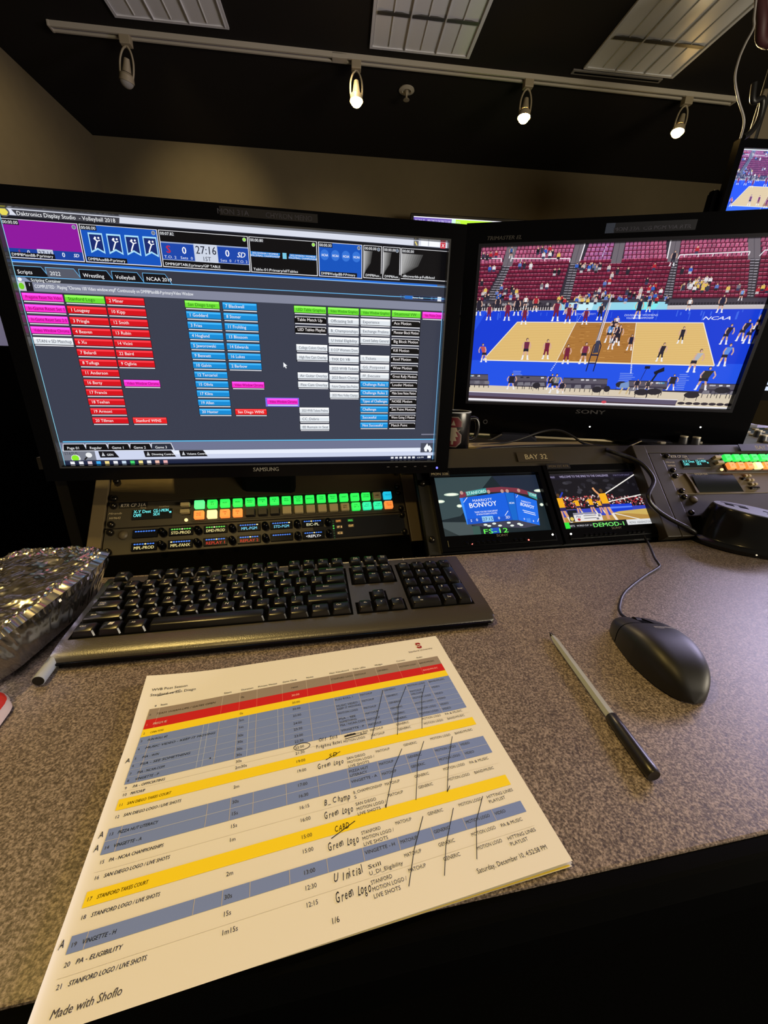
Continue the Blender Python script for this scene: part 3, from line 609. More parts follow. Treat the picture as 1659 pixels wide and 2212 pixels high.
    btn(7, 0, 'LED Table Graphics', GN, 154); btn(7, 1, 'Table Match Up', BB, 154); btn(7, 2, 'LED Tables Playlist', BB, 154)
    for r, s in ((3.87, 'College Colors Overlay'), (4.87, 'High Five Cam Overlay'), (6.87, 'Air Guitar Overlay'), (7.87, 'Flex Cam Overlay'), (10.8, '2023 WVB Tickets Prelims'), (11.78, 'CC_Debris'), (12.75, 'EE Remain in Seat')): btn(7, r, s, WT, 154, 2)
    for r, s in enumerate(('Video Window Graphics', 'Officiating Still', 'B_Championships', 'U Initial Eligibility', 'E CCP Womens Dove', 'THX D1 VB', '2023 WVB Tickets', '2023 Beach Champs', 'Future Champs Sites Prelims', '2023 Mens Volley Champs')): btn(8, r, s, WT if r else GN, 153)
    for r, s in enumerate(('Video Window Graphics', 'Experience', 'Exchange Prelims', 'Covid Safety General', None, 'I_Tickets', 'GG_Postponed', 'FF_Evacuate', 'Challenge Rules 1', 'Challenge Rules 2', 'Types of Challenges', 'Challenge', 'Successful', 'Not Successful')):
        if s: btn(9, r*.965, s, GN if r == 0 else WT if r < 8 else BU, 153)
    for r, s in enumerate(('Situational VW', 'Ace Motion', 'Monster Block Motion', 'Big Block Motion', 'Kill Motion', 'Roof Motion', 'Wow Motion', 'Great Rally Motion', 'Louder Motion', 'Make Some Noise Motion', 'NOISE Motion', 'Set Point Motion', 'Were Going 5 Motion', 'Match Point')): btn(10, r*.965, s, BB if r else GN, 150)
    btn(11, 0, 'Video Window Chroma', PK, 150)
    A.poly([(1102, 568), (1102, 592), (1108, 587), (1113, 597), (1117, 594), (1112, 585), (1120, 584)], W_, 6)
    A.rect(18, 958, 1920, 963, (96, 196, 246), 3); A.rect(1840, 930, 1920, 936, (130, 130, 150), 3)
    A.rect(0, 964, 1920, 1006, (112, 118, 146), 2)
    for i, s in enumerate(('Page 01', 'Regular', 'Game 1', 'Game 2', 'Game 3')):
        a = 18+i*101; A.poly([(a-2, 970), (a+92, 970), (a+104, 1008), (a-12, 1008)], (220, 224, 236), 3); A.poly([(a, 973), (a+89, 973), (a+98, 1005), (a-6, 1005)], (10, 10, 14) if i < 4 else (40, 44, 58), 4); A.text(s, a+12, 998, 18, W_, 5)
    A.rect(0, 1008, 1920, 1062, (206, 214, 238), 2); A.rect(500, 1010, 1840, 1030, (232, 238, 252), 3)
    A.rect(0, 1008, 150, 1062, (120, 124, 136), 4); A.text('STATUS', 12, 1026, 20, (60, 64, 76), 5, .02, fit=58); A.ell(58, 1044, 22, 20, (226, 228, 230), 5); A.ell(56, 1043, 17, 16, (140, 236, 40), 6); A.ell(120, 1028, 15, 13, (236, 238, 240), 5); A.line([(96, 1052), (110, 1038)], 7, (30, 30, 34), 5)
    for a, s, w in ((172, 'GEN', 60), (382, 'Dimming Control', 120), (552, 'Volume Control', 106)): A.poly([(a-6, 1009), (a+w+6, 1009), (a+w+26, 1042), (a-2, 1042)], (20, 20, 26), 5); A.poly([(a+6, 1034), (a+14, 1014), (a+22, 1034)], (200, 204, 210), 6); A.text(s, a+30, 1033, 15, W_, 6, .01)
    A.rect(1840, 982, 1920, 1036, (70, 74, 90), 4); A.poly([(1866, 1030), (1860, 1012), (1878, 984), (1886, 1000), (1894, 996), (1908, 1018), (1900, 1034)], W_, 6); A.poly([(1878, 1034), (1880, 1016), (1890, 1024), (1892, 1034)], (70, 74, 90), 7)
    A.rect(0, 1060, 1920, 1080, (30, 38, 66), 7); ic = [(236, 238, 244), (236, 238, 244), (230, 210, 216), (60, 170, 240), (246, 222, 140), (240, 240, 244), (200, 220, 240), (70, 220, 110), (250, 232, 150), (240, 240, 244), (246, 196, 180), (240, 180, 180)]
    A.rect(0, 1054, 1920, 1062, (44, 50, 76), 7)
    for k, c in enumerate(ic): A.rect(28+k*39.5, 1060, 48+k*39.5, 1074, c, 8); A.rect(26+k*39.5, 1076, 52+k*39.5, 1078.5, (200, 220, 250) if k in (4, 6, 8, 11) else (30, 38, 66), 8)
    for k in range(6): A.rect(1668+k*25, 1059, 1684+k*25, 1070, (236, 238, 244), 8)
    A.text('6:26 PM', 1822, 1069, 12, W_, 8, .01); A.rect(1884, 1056, 1904, 1070, W_, 8)
    A.rect(0, 0, 3, 1080, (150, 226, 255), 9); A.rect(1914, 300, 1917, 1080, (120, 190, 240), 9)

# ------------------------------------------------------------------ pictures of the two small rack monitors
def scoreboard_feed(A):
    A.rect(0, 0, 320, 180, (26, 38, 44), 0); A.poly([(0, 0), (180, 0), (60, 120), (0, 130)], (56, 74, 78), 1); A.poly([(180, 0), (320, 0), (320, 80), (200, 36)], (32, 42, 60), 1); A.poly([(0, 135), (84, 140), (90, 180), (0, 180)], (72, 84, 86), 1); A.poly([(0, 150), (50, 180), (0, 180)], (44, 54, 56), 2)
    for u, v, r in ((45, 54, 22), (9, 74, 13), (62, 90, 8), (316, 53, 16), (312, 98, 6)): A.ell(u, v, r, 5, (206, 226, 206), 2, 14); A.ell(u, v, r*.7, 3, (255, 255, 236), 3, 14)
    A.poly([(66, 68), (70, 54), (90, 46), (152, 38), (200, 36), (250, 42), (305, 62), (303, 84), (282, 66), (232, 54), (202, 52), (150, 52), (90, 60), (74, 66)], (126, 52, 68), 3)
    for u in (76, 158, 200, 216, 252): A.ell(u, 50, 5, 6, (190, 150, 140), 4)
    A.poly([(88, 47), (152, 38), (153, 53), (90, 61)], (60, 150, 150), 4); A.text('STANFORD', 91, 58, 13, (210, 255, 246), 5, .02, fit=60, ang=-.1, sy=1.05); A.poly([(278, 54), (305, 64), (303, 82), (280, 70)], (60, 150, 150), 4); A.text('STANF', 281, 66, 12, (210, 255, 246), 5, .02, fit=22, ang=.36)
    B1, B2, B3 = (20, 96, 224), (14, 78, 190), (30, 110, 236)
    A.poly([(72, 66), (206, 54), (208, 141), (74, 146)], B1, 3.5); A.poly([(67, 66), (76, 66), (76, 146), (73, 146)], (54, 140, 250), 4); A.poly([(206, 54), (235, 57), (226, 142), (208, 141)], (16, 104, 206), 4); A.poly([(237, 59), (300, 85), (288, 161), (227, 142)], B3, 4); A.line([(235, 57), (227, 142)], 2, B2, 5); A.line([(207, 54), (209, 141)], 2, B2, 5)
    wt = (244, 248, 255)
    A.text('MARRIOTT', 103, 80, 11, wt, 6, 0, fit=60, ang=-.04); A.text('BONVOY', 90, 98, 21, wt, 6, .03, fit=84, ang=-.05); A.text('THANK YOU FOR YOUR SUPPORT', 102, 114, 7, wt, 6, .01, fit=70, ang=-.03); A.text('OF NCAA STUDENT-ATHLETES', 106, 121, 7, wt, 6, .01, fit=62, ang=-.03)
    A.text('MARRIOTT', 250, 86, 8, wt, 6, 0, fit=30, ang=.32); A.text('BONVOY', 244, 97, 15, wt, 6, .03, fit=42, ang=.34); A.line([(248, 112), (284, 124)], 2, wt, 6); A.line([(250, 118), (284, 130)], 2, wt, 6)
    A.line([(76, 80), (90, 65)], 1.6, wt, 6); A.line([(190, 126), (203, 112)], 1.6, wt, 6); A.line([(239, 72), (246, 64)], 1.4, wt, 6); A.line([(284, 150), (291, 140)], 1.4, wt, 6); A.text('NCAA', 212, 91, 8, wt, 6, .03, .2, fit=16)
    A.poly([(76, 130), (207, 128), (208, 141), (75, 145)], (24, 84, 200), 6); A.rect(120, 125, 153, 141, (150, 206, 250), 7); A.text('27:15', 136, 138, 13, (20, 60, 110), 8, .02, al='c', fit=30); A.text('0', 104, 138, 11, wt, 7, .02, al='c'); A.text('0', 170, 136, 11, wt, 7, .02, al='c'); A.text('S', 85, 139, 10, wt, 7, .02); A.text('SD', 190, 135, 11, wt, 7, .02, .2); A.rect(252, 138, 264, 150, (70, 140, 240), 7); A.text('0', 244, 142, 8, wt, 7, .02); A.text('0', 270, 150, 8, wt, 7, .02)
    A.poly([(76, 146), (208, 142), (226, 142), (288, 160), (240, 166), (120, 156)], (66, 66, 84), 3)
    for u, v in ((126, 150), (136, 154), (152, 148), (168, 155), (196, 148), (204, 157), (226, 153), (232, 157)): A.ell(u, v, 6, 3, (236, 246, 236), 6)
    A.rect(86, 152, 108, 180, (60, 90, 84), 2); A.rect(138, 160, 164, 180, (30, 80, 190), 5); A.text('FS-12', 114, 176, 19, (110, 255, 90), 8, .02, fit=74)
def match_feed(A):
    rs = random.Random(5)
    A.rect(0, 0, 320, 180, (20, 18, 24), 0); A.rect(0, 2, 320, 20, (26, 22, 36), 1)
    for i in range(26): A.ell(rs.uniform(0, 310), rs.uniform(20, 66), rs.uniform(3, 12), 5, rs.choice([(44, 42, 50), (34, 32, 40), (60, 58, 66)]), 1.5)
    A.text('BONUS', 2, 14, 9, (170, 160, 200), 3, fit=22); A.text('WELCOME TO THE SPIKE TO THE CHALLENGE', 40, 14, 10, (186, 176, 216), 3, fit=168); A.text('MATCHPOINT', 226, 14, 8, (110, 104, 140), 3, fit=60)
    for i in range(420):
        u = rs.uniform(26, 316); v = rs.uniform(76, 112)+ (8 if u > 200 else 0); A.ell(u, v, rs.uniform(1.5, 3.6), rs.uniform(1.5, 3), rs.choice([(170, 40, 50), (120, 34, 44), (220, 190, 190), (70, 30, 40), (200, 90, 90), (90, 60, 60), (236, 232, 232)]), 3+rs.random())
    A.rect(0, 118, 320, 180, (182, 140, 70), 5); A.poly([(60, 118), (320, 116), (320, 126), (170, 142), (0, 142), (0, 120)], (56, 70, 190), 5.5); A.poly([(172, 108), (254, 108), (250, 128), (168, 132)], (20, 60, 210), 6); A.poly([(172, 116), (252, 116), (252, 121), (172, 122)], (90, 130, 250), 6.2); A.poly([(172, 138), (200, 132), (320, 126), (320, 150), (230, 140)], (206, 176, 96), 5.8)
    A.poly([(30, 120), (62, 120), (60, 142), (28, 142)], (12, 18, 28), 6.3)
    A.poly([(308, 0), (320, 0), (320, 116), (300, 108), (318, 30)], (206, 220, 214), 6)
    for a, b, w in (((176, 72), (308, 8), 3.4), ((178, 99), (304, 80), 3.2), ((178, 136), (264, 161), 2.4), ((318, 2), (320, 112), 4)): A.line([a, b], w, (244, 240, 232), 7)
    def pl(x, y0, h, L, up=0):
        Y = (246, 176, 28); A.ell(x, y0+h*.06, h*.055, h*.065, (90, 64, 40), L); A.poly([(x-h*.12, y0+h*.15), (x+h*.12, y0+h*.14), (x+h*.13, y0+h*.48), (x-h*.1, y0+h*.48)], Y, L); A.poly([(x-h*.11, y0+h*.47), (x+h*.13, y0+h*.47), (x+h*.14, y0+h*.58), (x-h*.12, y0+h*.58)], (40, 34, 90), L+.1)
        A.line([(x-h*.1, y0+h*.18), (x-h*.2, y0+h*.05+h*.2*(1-up)), (x-h*.24, y0-h*.05+h*.3*(1-up))], h*.06, Y if not up else (226, 160, 110), L+.2)
        A.line([(x+h*.05, y0+h*.57), (x+h*.12, y0+h*.8), (x+h*.2, y0+h)], h*.09, (222, 160, 120), L); A.line([(x-h*.06, y0+h*.57), (x-h*.06, y0+h*.95)], h*.09, (222, 160, 120), L); A.line([(x+h*.12, y0+h*.78), (x+h*.2, y0+h)], h*.08, (240, 230, 210), L+.1)
    pl(16, 66, 96, 8, 1); A.line([(20, 80), (34, 62)], 5, (40, 60, 180), 8.5); pl(70, 82, 56, 7); pl(116, 79, 60, 7); pl(144, 88, 48, 6.5); pl(164, 56, 104, 8, 1)
    A.rect(46, 136, 138, 157, (232, 228, 226), 9); A.rect(30, 138, 46, 156, (40, 40, 46), 9); A.ell(38, 148, 6, 6, (226, 200, 90), 9.5); A.text('Pitt', 52, 146, 11, (40, 60, 120), 10, .01, .3); A.rect(78, 139, 120, 141, (90, 90, 100), 10); A.rect(78, 147, 118, 149, (90, 90, 100), 10); A.ell(60, 151, 5, 4, (190, 40, 50), 10); A.rect(126, 138, 134, 145, (120, 120, 130), 10); A.rect(118, 148, 126, 154, (120, 120, 130), 10); A.rect(46, 130, 120, 135, (150, 150, 160), 9)
    A.rect(0, 159, 215, 180, (16, 18, 22), 9); A.rect(3, 158, 24, 180, (50, 232, 60), 10); A.text('SETS', 24, 172, 8, (220, 220, 226), 10); A.text('WORLD CUP  2-1', 46, 172, 7, (220, 220, 226), 10, fit=50); A.rect(214, 160, 320, 177, (222, 224, 226), 9); A.text('PETRO  KENSINGTON', 222, 173, 9, (60, 62, 70), 10, fit=74); A.text('DEMOD-1', 98, 177, 18, (130, 255, 120), 11, .02, fit=104)
# ------------------------------------------------------------------ console
Q31 = (Vector((-.0768, .7017, .0959)), plane_rot(.0438, .7328))
Q32 = (Vector((.4215, .6502, .1000)), plane_rot(.019, .7304))
Q33 = (Vector((.6811, .6502, .1277)), plane_rot(-.0579, .7733))
def onp(Q, u, v, d=0): return Q[0]+Q[1] @ Vector((u, d, v))
def slopebox(b, u0, u1, v0, v1, d0, d1, bev=0):
    b.box(((u0+u1)/2, (d0+d1)/2, (v0+v1)/2), (u1-u0, d1-d0, v1-v0), bev=bev); return b
def label(t, u, v, w, h, s, size, bg=(18, 16, 14), fg=(214, 200, 160), d=-.0045, bold=.01):
    o = MB().box((u, d, v), (w, .0012, h)).build('label_strip', mat('label_tape_%d' % bg[0], bg, .4), t)
    A = MMArt(d-.0007); A.text(s, u*1000, -v*1000+size*360, size*1000, fg, 0, bold, al='c'); A.build('label_text', M_INK, o)
class MMArt(Art):
    """artwork in millimetres on a panel, v down"""
    def __init__(s, y): Art.__init__(s, lambda u, v, e: (u/1000, y-e, -v/1000), 1e6, 1e6)
    def poly(s, pts, col, L=None): s.add(pts, [tuple(range(len(pts)))], col, L)
t = thing('console_cabinet', 'black console cabinet under the shelf and racks behind the desk', 'cabinet', (.6, .98, FZ))
MB().box((0, 0, .31), (2.0, .40, .62)).build('carcass', MATTE, t)
t = thing('console_shelf', 'dark console shelf behind the racks carrying cables and the mug', 'shelf', (.55, 1.06, .105))
MB().box((0, 0, .01), (2.0, .62, .02)).build('board', mat('dark_shelf_laminate', (58, 54, 52), .35), t)
MB().box((-.99, -.05, -.30), (.02, .46, .58), bev=.003).build('end_panel', mat('end_panel_black', (30, 28, 26), .6), t)
def bay(Q, lab, back, rails, trim, tm):
    t = thing('rack_bay', lab, 'rack frame', Q[0], Q[1], 'sloping rack bays')
    slopebox(MB(), back[0], back[1], back[2], .03, .0085, .02).build('backing', MATTE, t)
    for a, c, v0, v1, m in rails: slopebox(MB(), a, c, v0, v1, -.003, .02, .001).build('side_rail', m, t)
    slopebox(MB(), *trim, -.002, .02, .001).build('top_trim', tm, t)
    return t
bay(Q31, 'sloping rack frame under the large monitor', (-.2405, .2405, -.20), ((-.262, -.2425, -.21, .06, RAIL), (.2425, .2675, -.14, .03, RAIL), (.2685, .293, -.14, .03, RAIL)), (-.262, .25, .012, .05), RACK)
t = bay(Q32, 'sloping rack frame around the twin rack monitors', (-.2405, .2405, -.17), (), (-.262, .253, .0165, .056), RACK)
label(t, -.006, .034, .075, .020, 'BAY 32', .015, bg=(52, 44, 30))
t = bay(Q33, 'sloping rack frame of the right-hand bay, behind the power hub', (-.006, .72, -.16), ((-.0655, -.0385, -.166, .024, RACK), (-.0375, -.0112, -.166, .006, RACK)), (-.066, .72, .0075, .026), RACK)
label(t, .222, .0175, .11, .016, 'BAY 33', .013)
def screws(b, us, vs, y=-.004):
    for u in us:
        for v in vs: b.cyl((u, y+.003, v), (u, y, v), .0052, n=16); b.sphere((u, y, v), .0048, (1, .55, 1), 6)
def unit(Q, u, v, name, label_, cat, h=.0437, m=RACK, w=.4826, ears=.2325, sc=True, d=0):
    t = thing(name, label_, cat, onp(Q, u, v, d), Q[1])
    MB().box((0, .004, 0), (w, .008, h), bev=.0008, seg=1).build('faceplate', m, t)
    if sc:
        for x in (-ears, ears):
            for z in (-.015875, .015875):
                b = MB(); screws(b, (x,), (z,)); b.build('screw', SCREW, t, 50)
    return t
unit(Q31, 0, -.0159, 'blank_panel', 'plain brushed metal rack panel directly under the large monitor', 'rack panel', m=M_BRUSH)
LITG = mat('lit_green_key', (40, 230, 80), .4, emit=1.0, ecol=(46, 226, 84)); LITG2 = mat('lit_mint_key', (90, 250, 130), .4, emit=1.0, ecol=(92, 250, 140)); LITT = mat('lit_teal_key', (40, 226, 160), .4, emit=.95, ecol=(44, 224, 160))
LITO = mat('lit_orange_key', (250, 140, 60), .4, emit=1.0, ecol=(250, 138, 62)); LITW = mat('lit_pale_key', (255, 236, 170), .4, emit=1.0, ecol=(255, 232, 160)); LITC = mat('lit_cyan_key', (30, 190, 226), .4, emit=1.0, ecol=(30, 188, 222)); OFFK = mat('unlit_cream_key', (168, 150, 104), .4); SHADEDK = mat('shaded_key', (30, 27, 20), .4)  # the dark key is an unlit key with shadow put into its colour
OLED = mat('display_window', (24, 28, 26), .15)
def router(Q, u, v, lab, title, tops, bots, dim=False):
    t = unit(Q, u, v, 'router_panel', lab, 'router panel', sc=True)
    b = MB(); b.box((-.176, -.0005, -.0015), (.058, .002, .0165)); dsp = b.build('display', OLED, t)
    A = MMArt(-.0018); A.text('X-Y Dest', -203, -1, 7.5, (120, 250, 250), 1, .03, fit=25); A.text('CAM1', -203, 5.2, 7.5, (120, 250, 250), 1, .03, fit=11); A.text('CG-1-MON', -174.5, -1.6, 7.5, (120, 250, 250), 1, .03, fit=22); A.text('SDI', -174.5, 4.4, 7.5, (120, 250, 250), 1, .03, fit=9); A.rect(-151, -2, -148, 1, (120, 250, 250), 1)
    A.build('display_text', M_SCREEN, dsp)
    A = MMArt(-.0006); A.rect(-225, -21, -184, -11.5, (20, 18, 15), 1); A.text(title, -223, -13.2, 8, (226, 214, 190), 2, .012, .12, fit=36); A.text('Status', -194, -9.5, 3.4, (206, 190, 150), 2); A.text('Level/Dest', -167, -9.8, 3.4, (206, 190, 150), 2); A.text('Miranda', -239, -1.5, 4.6, (196, 182, 146), 2, .0, .35, fit=19); A.text('NV9642', -237, 6.5, 5, (206, 190, 150), 2, .0, .1, fit=16)
    A.build('legend_print', M_INK, t)
    for x, z in ((-.127, .0105), (-.127, -.0015)): MB().box((x, -.004, z), (.0135, .008, .0062), bev=.0008).build('function_key', OFFK, t)
    MB().sphere((-.1255, -.001, -.0148), .0028, n=8).build('indicator', LITW, t, 60)
    MB().box((.0525, -.0006, .0005), (.338, .0016, .0385)).build('key_bezel', mat('key_bezel', (40, 33, 22), .45), t)
    for row, (keys, z) in enumerate(((tops, .0096), (bots, -.0088))):
        for i, k in enumerate(keys):
            x = -.1055+i*.01974
            m = {'g': LITG, 'G': LITG2, 't': LITT, 'o': LITO, 'w': LITW, 'c': LITC, '.': OFFK, 'x': SHADEDK}[k[0]]
            b = MB(); b.box((x, -.004, z), (.0150, .008, .0136), bev=.001, seg=1); kb = b.build('button', m, t)
            if len(k) > 1:
                A = MMArt(-.0082); tc = {'g': (10, 110, 30), 'G': (30, 150, 60), 't': (10, 110, 80), 'o': (150, 60, 10), 'w': (200, 160, 80), 'c': (10, 90, 120), '.': (60, 50, 30)}.get(k[0], (60, 50, 30))
                L = k[1:].split('/'); n = len(L)
                for q, s in enumerate(L): A.text(s, x*1000, -z*1000+1.2+(q-(n-1)/2)*3.6, 3.3, tc, 0, .03, al='c', fit=min(11, 2.3*len(s)))
                A.build('button_text', M_INK if k[0] == '.' else M_SCREEN, kb)
    return t
TP = ['G', 'gXP/31', 'gAUX', 'gMON', 'gROLL/PTR', 'gPANE/1', 'gAUX/4', 'gALL/MON', 'gIN THE/PGM/MON', 'gREPLAY', 'gSTN/GFX', 'gPROD/DEL', 'gXMIT', 'gSAVE', 'gTEKLAND/SOUND', '.VAR', 'cTALK K']
BT = ['oAUX/VTR', 'w', 'oTRK/1', 'oTRK/2', 'x', 'x', 'x', '.', '.', '.', '.', '.', '.CHG/SRC', 'gSTL/SP 7', 'tOUT/PUT 1', 'tCAM/PUT 2', 'oPROT/FREE']
router(Q31, 0, -.0603, 'router panel with two rows of lit keys below the blank panel, under the large monitor', 'RTR CP 31A', TP, BT)
router(Q33, .2325, -.0159, 'router panel with green and orange keys in the right-hand bay', 'RTR CP 33A', ['gCAM', 'gCG', 'gEVS', 'gREF', 'gAUX']+['G']*2+['g']*10, ['oM', 'oVTR', 'oPGM', 'w', 'oSAT', 'o']+['.']*11)
# intercom key panel
def intercom(Q, u, v, lab, lit=True, rightside=True):
    t = unit(Q, u, v, 'intercom_panel', lab, 'intercom panel')
    MB().sphere((-.2145, -.001, .0105), .0072, (1, .6, 1), 10).build('volume_knob', mat('taupe_rubber', (84, 74, 54), .5), t, 60)
    if not lit: return t
    BLU, YEL, CYA, RED, GRN = (70, 130, 240), (246, 226, 150), (120, 220, 255), (206, 50, 40), (110, 230, 90)
    top = [('', BLU, BLU, 3), ('STD-PROD', YEL, GRN, 4), ('DMD-PROD', YEL, GRN, 3), ('MPL-PGM', CYA, BLU, 7), ('STD-PGM', CYA, BLU, 7), ('EIC-PL', (240, 236, 190), BLU, 3)]
    bot = [('MPL-PROD', YEL, BLU, 4), ('MPL-FANX', YEL, BLU, 0), ('REPLAY 1', RED, BLU, 4), ('REPLAY 2', RED, BLU, 4), ('', BLU, BLU, 9), ('<REPLY>', (240, 240, 240), BLU, 4)]
    for r, (row, z) in enumerate(((top, .0105), (bot, -.0105))):
        for i, (s, tc, dc, hot) in enumerate(row):
            x = -.1835+i*.0515
            b = MB(); b.box((x, -.0008, z), (.036, .003, .0135), bev=.0006, seg=1); d = b.build('key_display', mat('oled_window', (12, 12, 13), .12), t)
            A = MMArt(-.0024)
            for k in range(8):
                c = (255, 246, 190) if k == hot and s else dc
                A.ell(x*1000-13+k*3.7, -z*1000-3.6, 1.6, 1.1, c, 1)
            if s: A.text(s, x*1000, -z*1000+4.6, 7.2, tc, 1, .015, al='c', fit=3.55*len(s), sy=.95)
            A.build('display_text', M_SCREEN, d)
            if i < 6:
                b = MB(); b.cyl((x+.0257, 0, z-.001), (x+.0257, -.012, z-.001), .0062, .0052, n=20); b.sphere((x+.0257, -.012, z-.001), .0052, (1, .5, 1), 8); b.build('lever', GLOSS, t, 50)
    MB().box((.155, -.0006, 0), (.16, .0016, .036), bev=.0005, seg=1).build('keypad_window', mat('smoked_window', (16, 17, 20), .2), t)
    A = MMArt(-.0016)
    for s, x, y, c in (('CUTT', 117, -9, (255, 170, 80)), ('ALL', 138, -9, (90, 230, 90)), ('F1', 118, 2, (255, 200, 120)), ('CUT', 138, 1, (255, 200, 110)), ('C2', 118, 13, (255, 200, 120))): A.rect(x-4, y-5.2, x+6, y-.2, tuple(q*.35 for q in c), 1); A.text(s, x-3, y-1, 5, c, 2, .03, fit=8)
    for k in range(8): A.ell(109, -12+k*4.4, 1.4, 1.4, (80, 220, 80) if k in (2, 3) else (30, 60, 34), 1)
    A.build('keypad_lights', M_SCREEN, t)
    return t
intercom(Q31, 0, -.1048, 'intercom panel with small coloured name displays below the lit router keys')
intercom(Q33, .2325, -.1048, 'intercom panel half hidden behind the desktop power hub', False)
unit(Q31, 0, -.1494, 'blank_panel', 'dark blank rack panel in shadow behind the keyboard', 'rack panel', m=MATTE, sc=False)  # matte black carries the shadow below the intercom panel
# KVM console unit in the right bay
t = unit(Q33, .2325, -.0603, 'keypad_panel', 'taupe panel with curved black window and a cluster of small keys', 'rack panel', m=RAIL)
def arcwin(u, v):
    x = -.196+.088*u-.004*sin(pi*v); return Vector((x+.006*(1-v)*u, -.0015-.0035*sin(pi*v), -.0195+.039*v))
MB().grid(arcwin, 4, 10).build('window', mat('smoked_dark_window', (16, 20, 20), .2), t, 180)
b = MB(); b.prism([(-.204, -.021), (-.199, -.0215), (-.2025, 0), (-.2075, .021), (-.211, .021), (-.206, 0)], -.004, 0); b.build('handle', RAIL, t)
for x, z in ((-.0895, .008), (-.081, .0145), (-.0735, .0145), (-.079, .005), (-.0715, .005), (-.077, -.004), (-.069, -.004), (-.081, -.0125), (-.075, -.0125), (-.069, -.0125)):
    MB().box((x, -.002, z), (.006, .005, .005), bev=.0008, seg=1).build('key', OFFK if z > -.01 and x > -.085 else SCREW, t)
A = MMArt(-.0006); A.text('KMCH 33A', -196, -14.5, 6, (206, 190, 150), 30, .01, fit=28); A.build('legend_print', M_INK, t).location = (0, -.006, 0)
# twin rack monitors
t = thing('rack_monitor', 'twin rack monitor unit with scoreboard and match pictures, between the router bays', 'monitor', onp(Q32, 0, -.0635), Q32[1])
MB().box((0, .006, 0), (.4826, .012, .155), bev=.001, seg=1).build('faceplate', SATIN, t)
for x, art, nm in ((-.1135, scoreboard_feed, 'scoreboard'), (.1067, match_feed, 'match')):
    MB().frame(.2155, .150, .199, .112, -.010, 0, 0, .0068).build('bezel', GLOSS, t).location = (x, 0, 0)
    A = Art(flat(.1976, .1102, 320, 180, x, .0066, -.0012), 320, 180, eps=4e-5); art(A); A.build('screen', M_SCREEN, t)
    b = MB(); b.box((x, -.0085, -.0625), (.195, .006, .0125), bev=.001); cp = b.build('control_strip', GLOSS, t)
    for k in range(11): MB().box((x-.066+k*.0095+(.02 if k > 6 else 0), -.012, -.0635), (.0055, .003, .004), bev=.0008, seg=1).build('button', GLOSS, t)
    A = MMArt(-.0102); A.text('SONY', x*1000, 55.2, 6.2, (120, 112, 98), 0, .03, al='c', fit=21); A.build('maker_mark', M_INK, t)
RLED = mat('red_led', (255, 80, 80), .4, emit=3, ecol=(255, 110, 100)); WLED = mat('white_led', (255, 255, 250), .4, emit=4, ecol=(255, 250, 240))
for u, v, m in ((-.1703, -.065, RLED), (-.0693, -.065, RLED), (-.0227, -.0585, WLED), (.012, -.0595, WLED), (.2052, -.0585, WLED)): MB().sphere((u, -.012, v), .0013 if m is RLED else .0016, n=6).build('indicator', m, t, 60)
for x, s, w, zz in ((-.2025, 'MON 32B', 36, .0085), (.030, 'MON 32C RTR', 48, 0)):
    b = MB(); b.box((x, -.0106, .073-zz), (w/1000, .0012, .0105)); l = b.build('label_strip', mat('label_tape', (18, 16, 14), .4), t)
    A = MMArt(-.0114); A.text(s, x*1000, -70.2+zz*1000, 7, (214, 196, 150) if x < 0 else (120, 106, 82), 0, .01, al='c', fit=w*.86); A.build('label_text', M_INK, l)
for x in (-.2335, .2345): 
    b = MB(); screws(b, (x,), (.052, -.05)); b.build('screw', SCREW, t, 50)

# ------------------------------------------------------------------ the two large monitors
S1 = thing('computer_monitor', 'large black monitor showing rows of coloured script buttons', 'monitor', (-.072, .625, .290), plane_rot(RAD(-.787), RAD(-.864)))
SW, SH = .5466, .3075
b = MB(); b.frame(.594, .3485, SW, SH, -.008, .035, 0, .0012); b.build('bezel', GLOSS, S1)
b = MB(); b.box((0, .03, 0), (.585, .035, .34), bev=.006); b.box((0, .055, -.01), (.36, .03, .22), bev=.012); b.build('housing', SATIN, S1)
b = MB(); b.frame(SW+.004, SH+.004, SW-.0006, SH-.0006, -.0088, .001, 0, 0); b.build('inner_lip', mat('grey_lip', (64, 66, 72), .25), S1)
A = Art(flat(SW, SH, 1920, 1080), 1920, 1080); workstation(A); A.build('screen', M_SCREEN, S1)
A = MMArt(-.0085); A.text('SAMSUNG', 5, 165.5, 8.6, (150, 148, 142), 0, .035, al='c', fit=38); A.build('maker_mark', M_INK, S1)
A = MMArt(-.0085); A.rect(-25, -171, 95, -161.5, (22, 22, 28), 0); A.text('MON 31A', -28, -163, 8, (74, 74, 90), 1, .01, fit=38); A.text('CHYRON MENO', 30, -163, 8, (70, 70, 84), 1, .01, fit=58); A.build('label_strip', M_INK, S1)
A = MMArt(-.0085)
for x in (196, 210, 224, 241, 258): A.rect(x-2, 162, x+2, 163, (96, 92, 92), 0)
A.build('button_marks', M_INK, S1)
MB().sphere((.278, -.0085, -.1655), .0018, n=6).build('power_light', mat('blue_led', (80, 80, 255), .4, emit=3, ecol=(90, 90, 255)), S1, 60)
b = MB(); b.box((0, .07, -.13), (.09, .035, .20), bev=.008); b.build('stand_neck', MATTE, S1)
b = MB(); b.lathe([(0, -.166), (.118, -.166), (.125, -.162), (.118, -.154), (.05, -.146), (0, -.144)], 48); st = b.build('stand_base', GLOSS, S1, 50); st.location = (0, .15, 0); st.scale = (1.1, .8, 1)
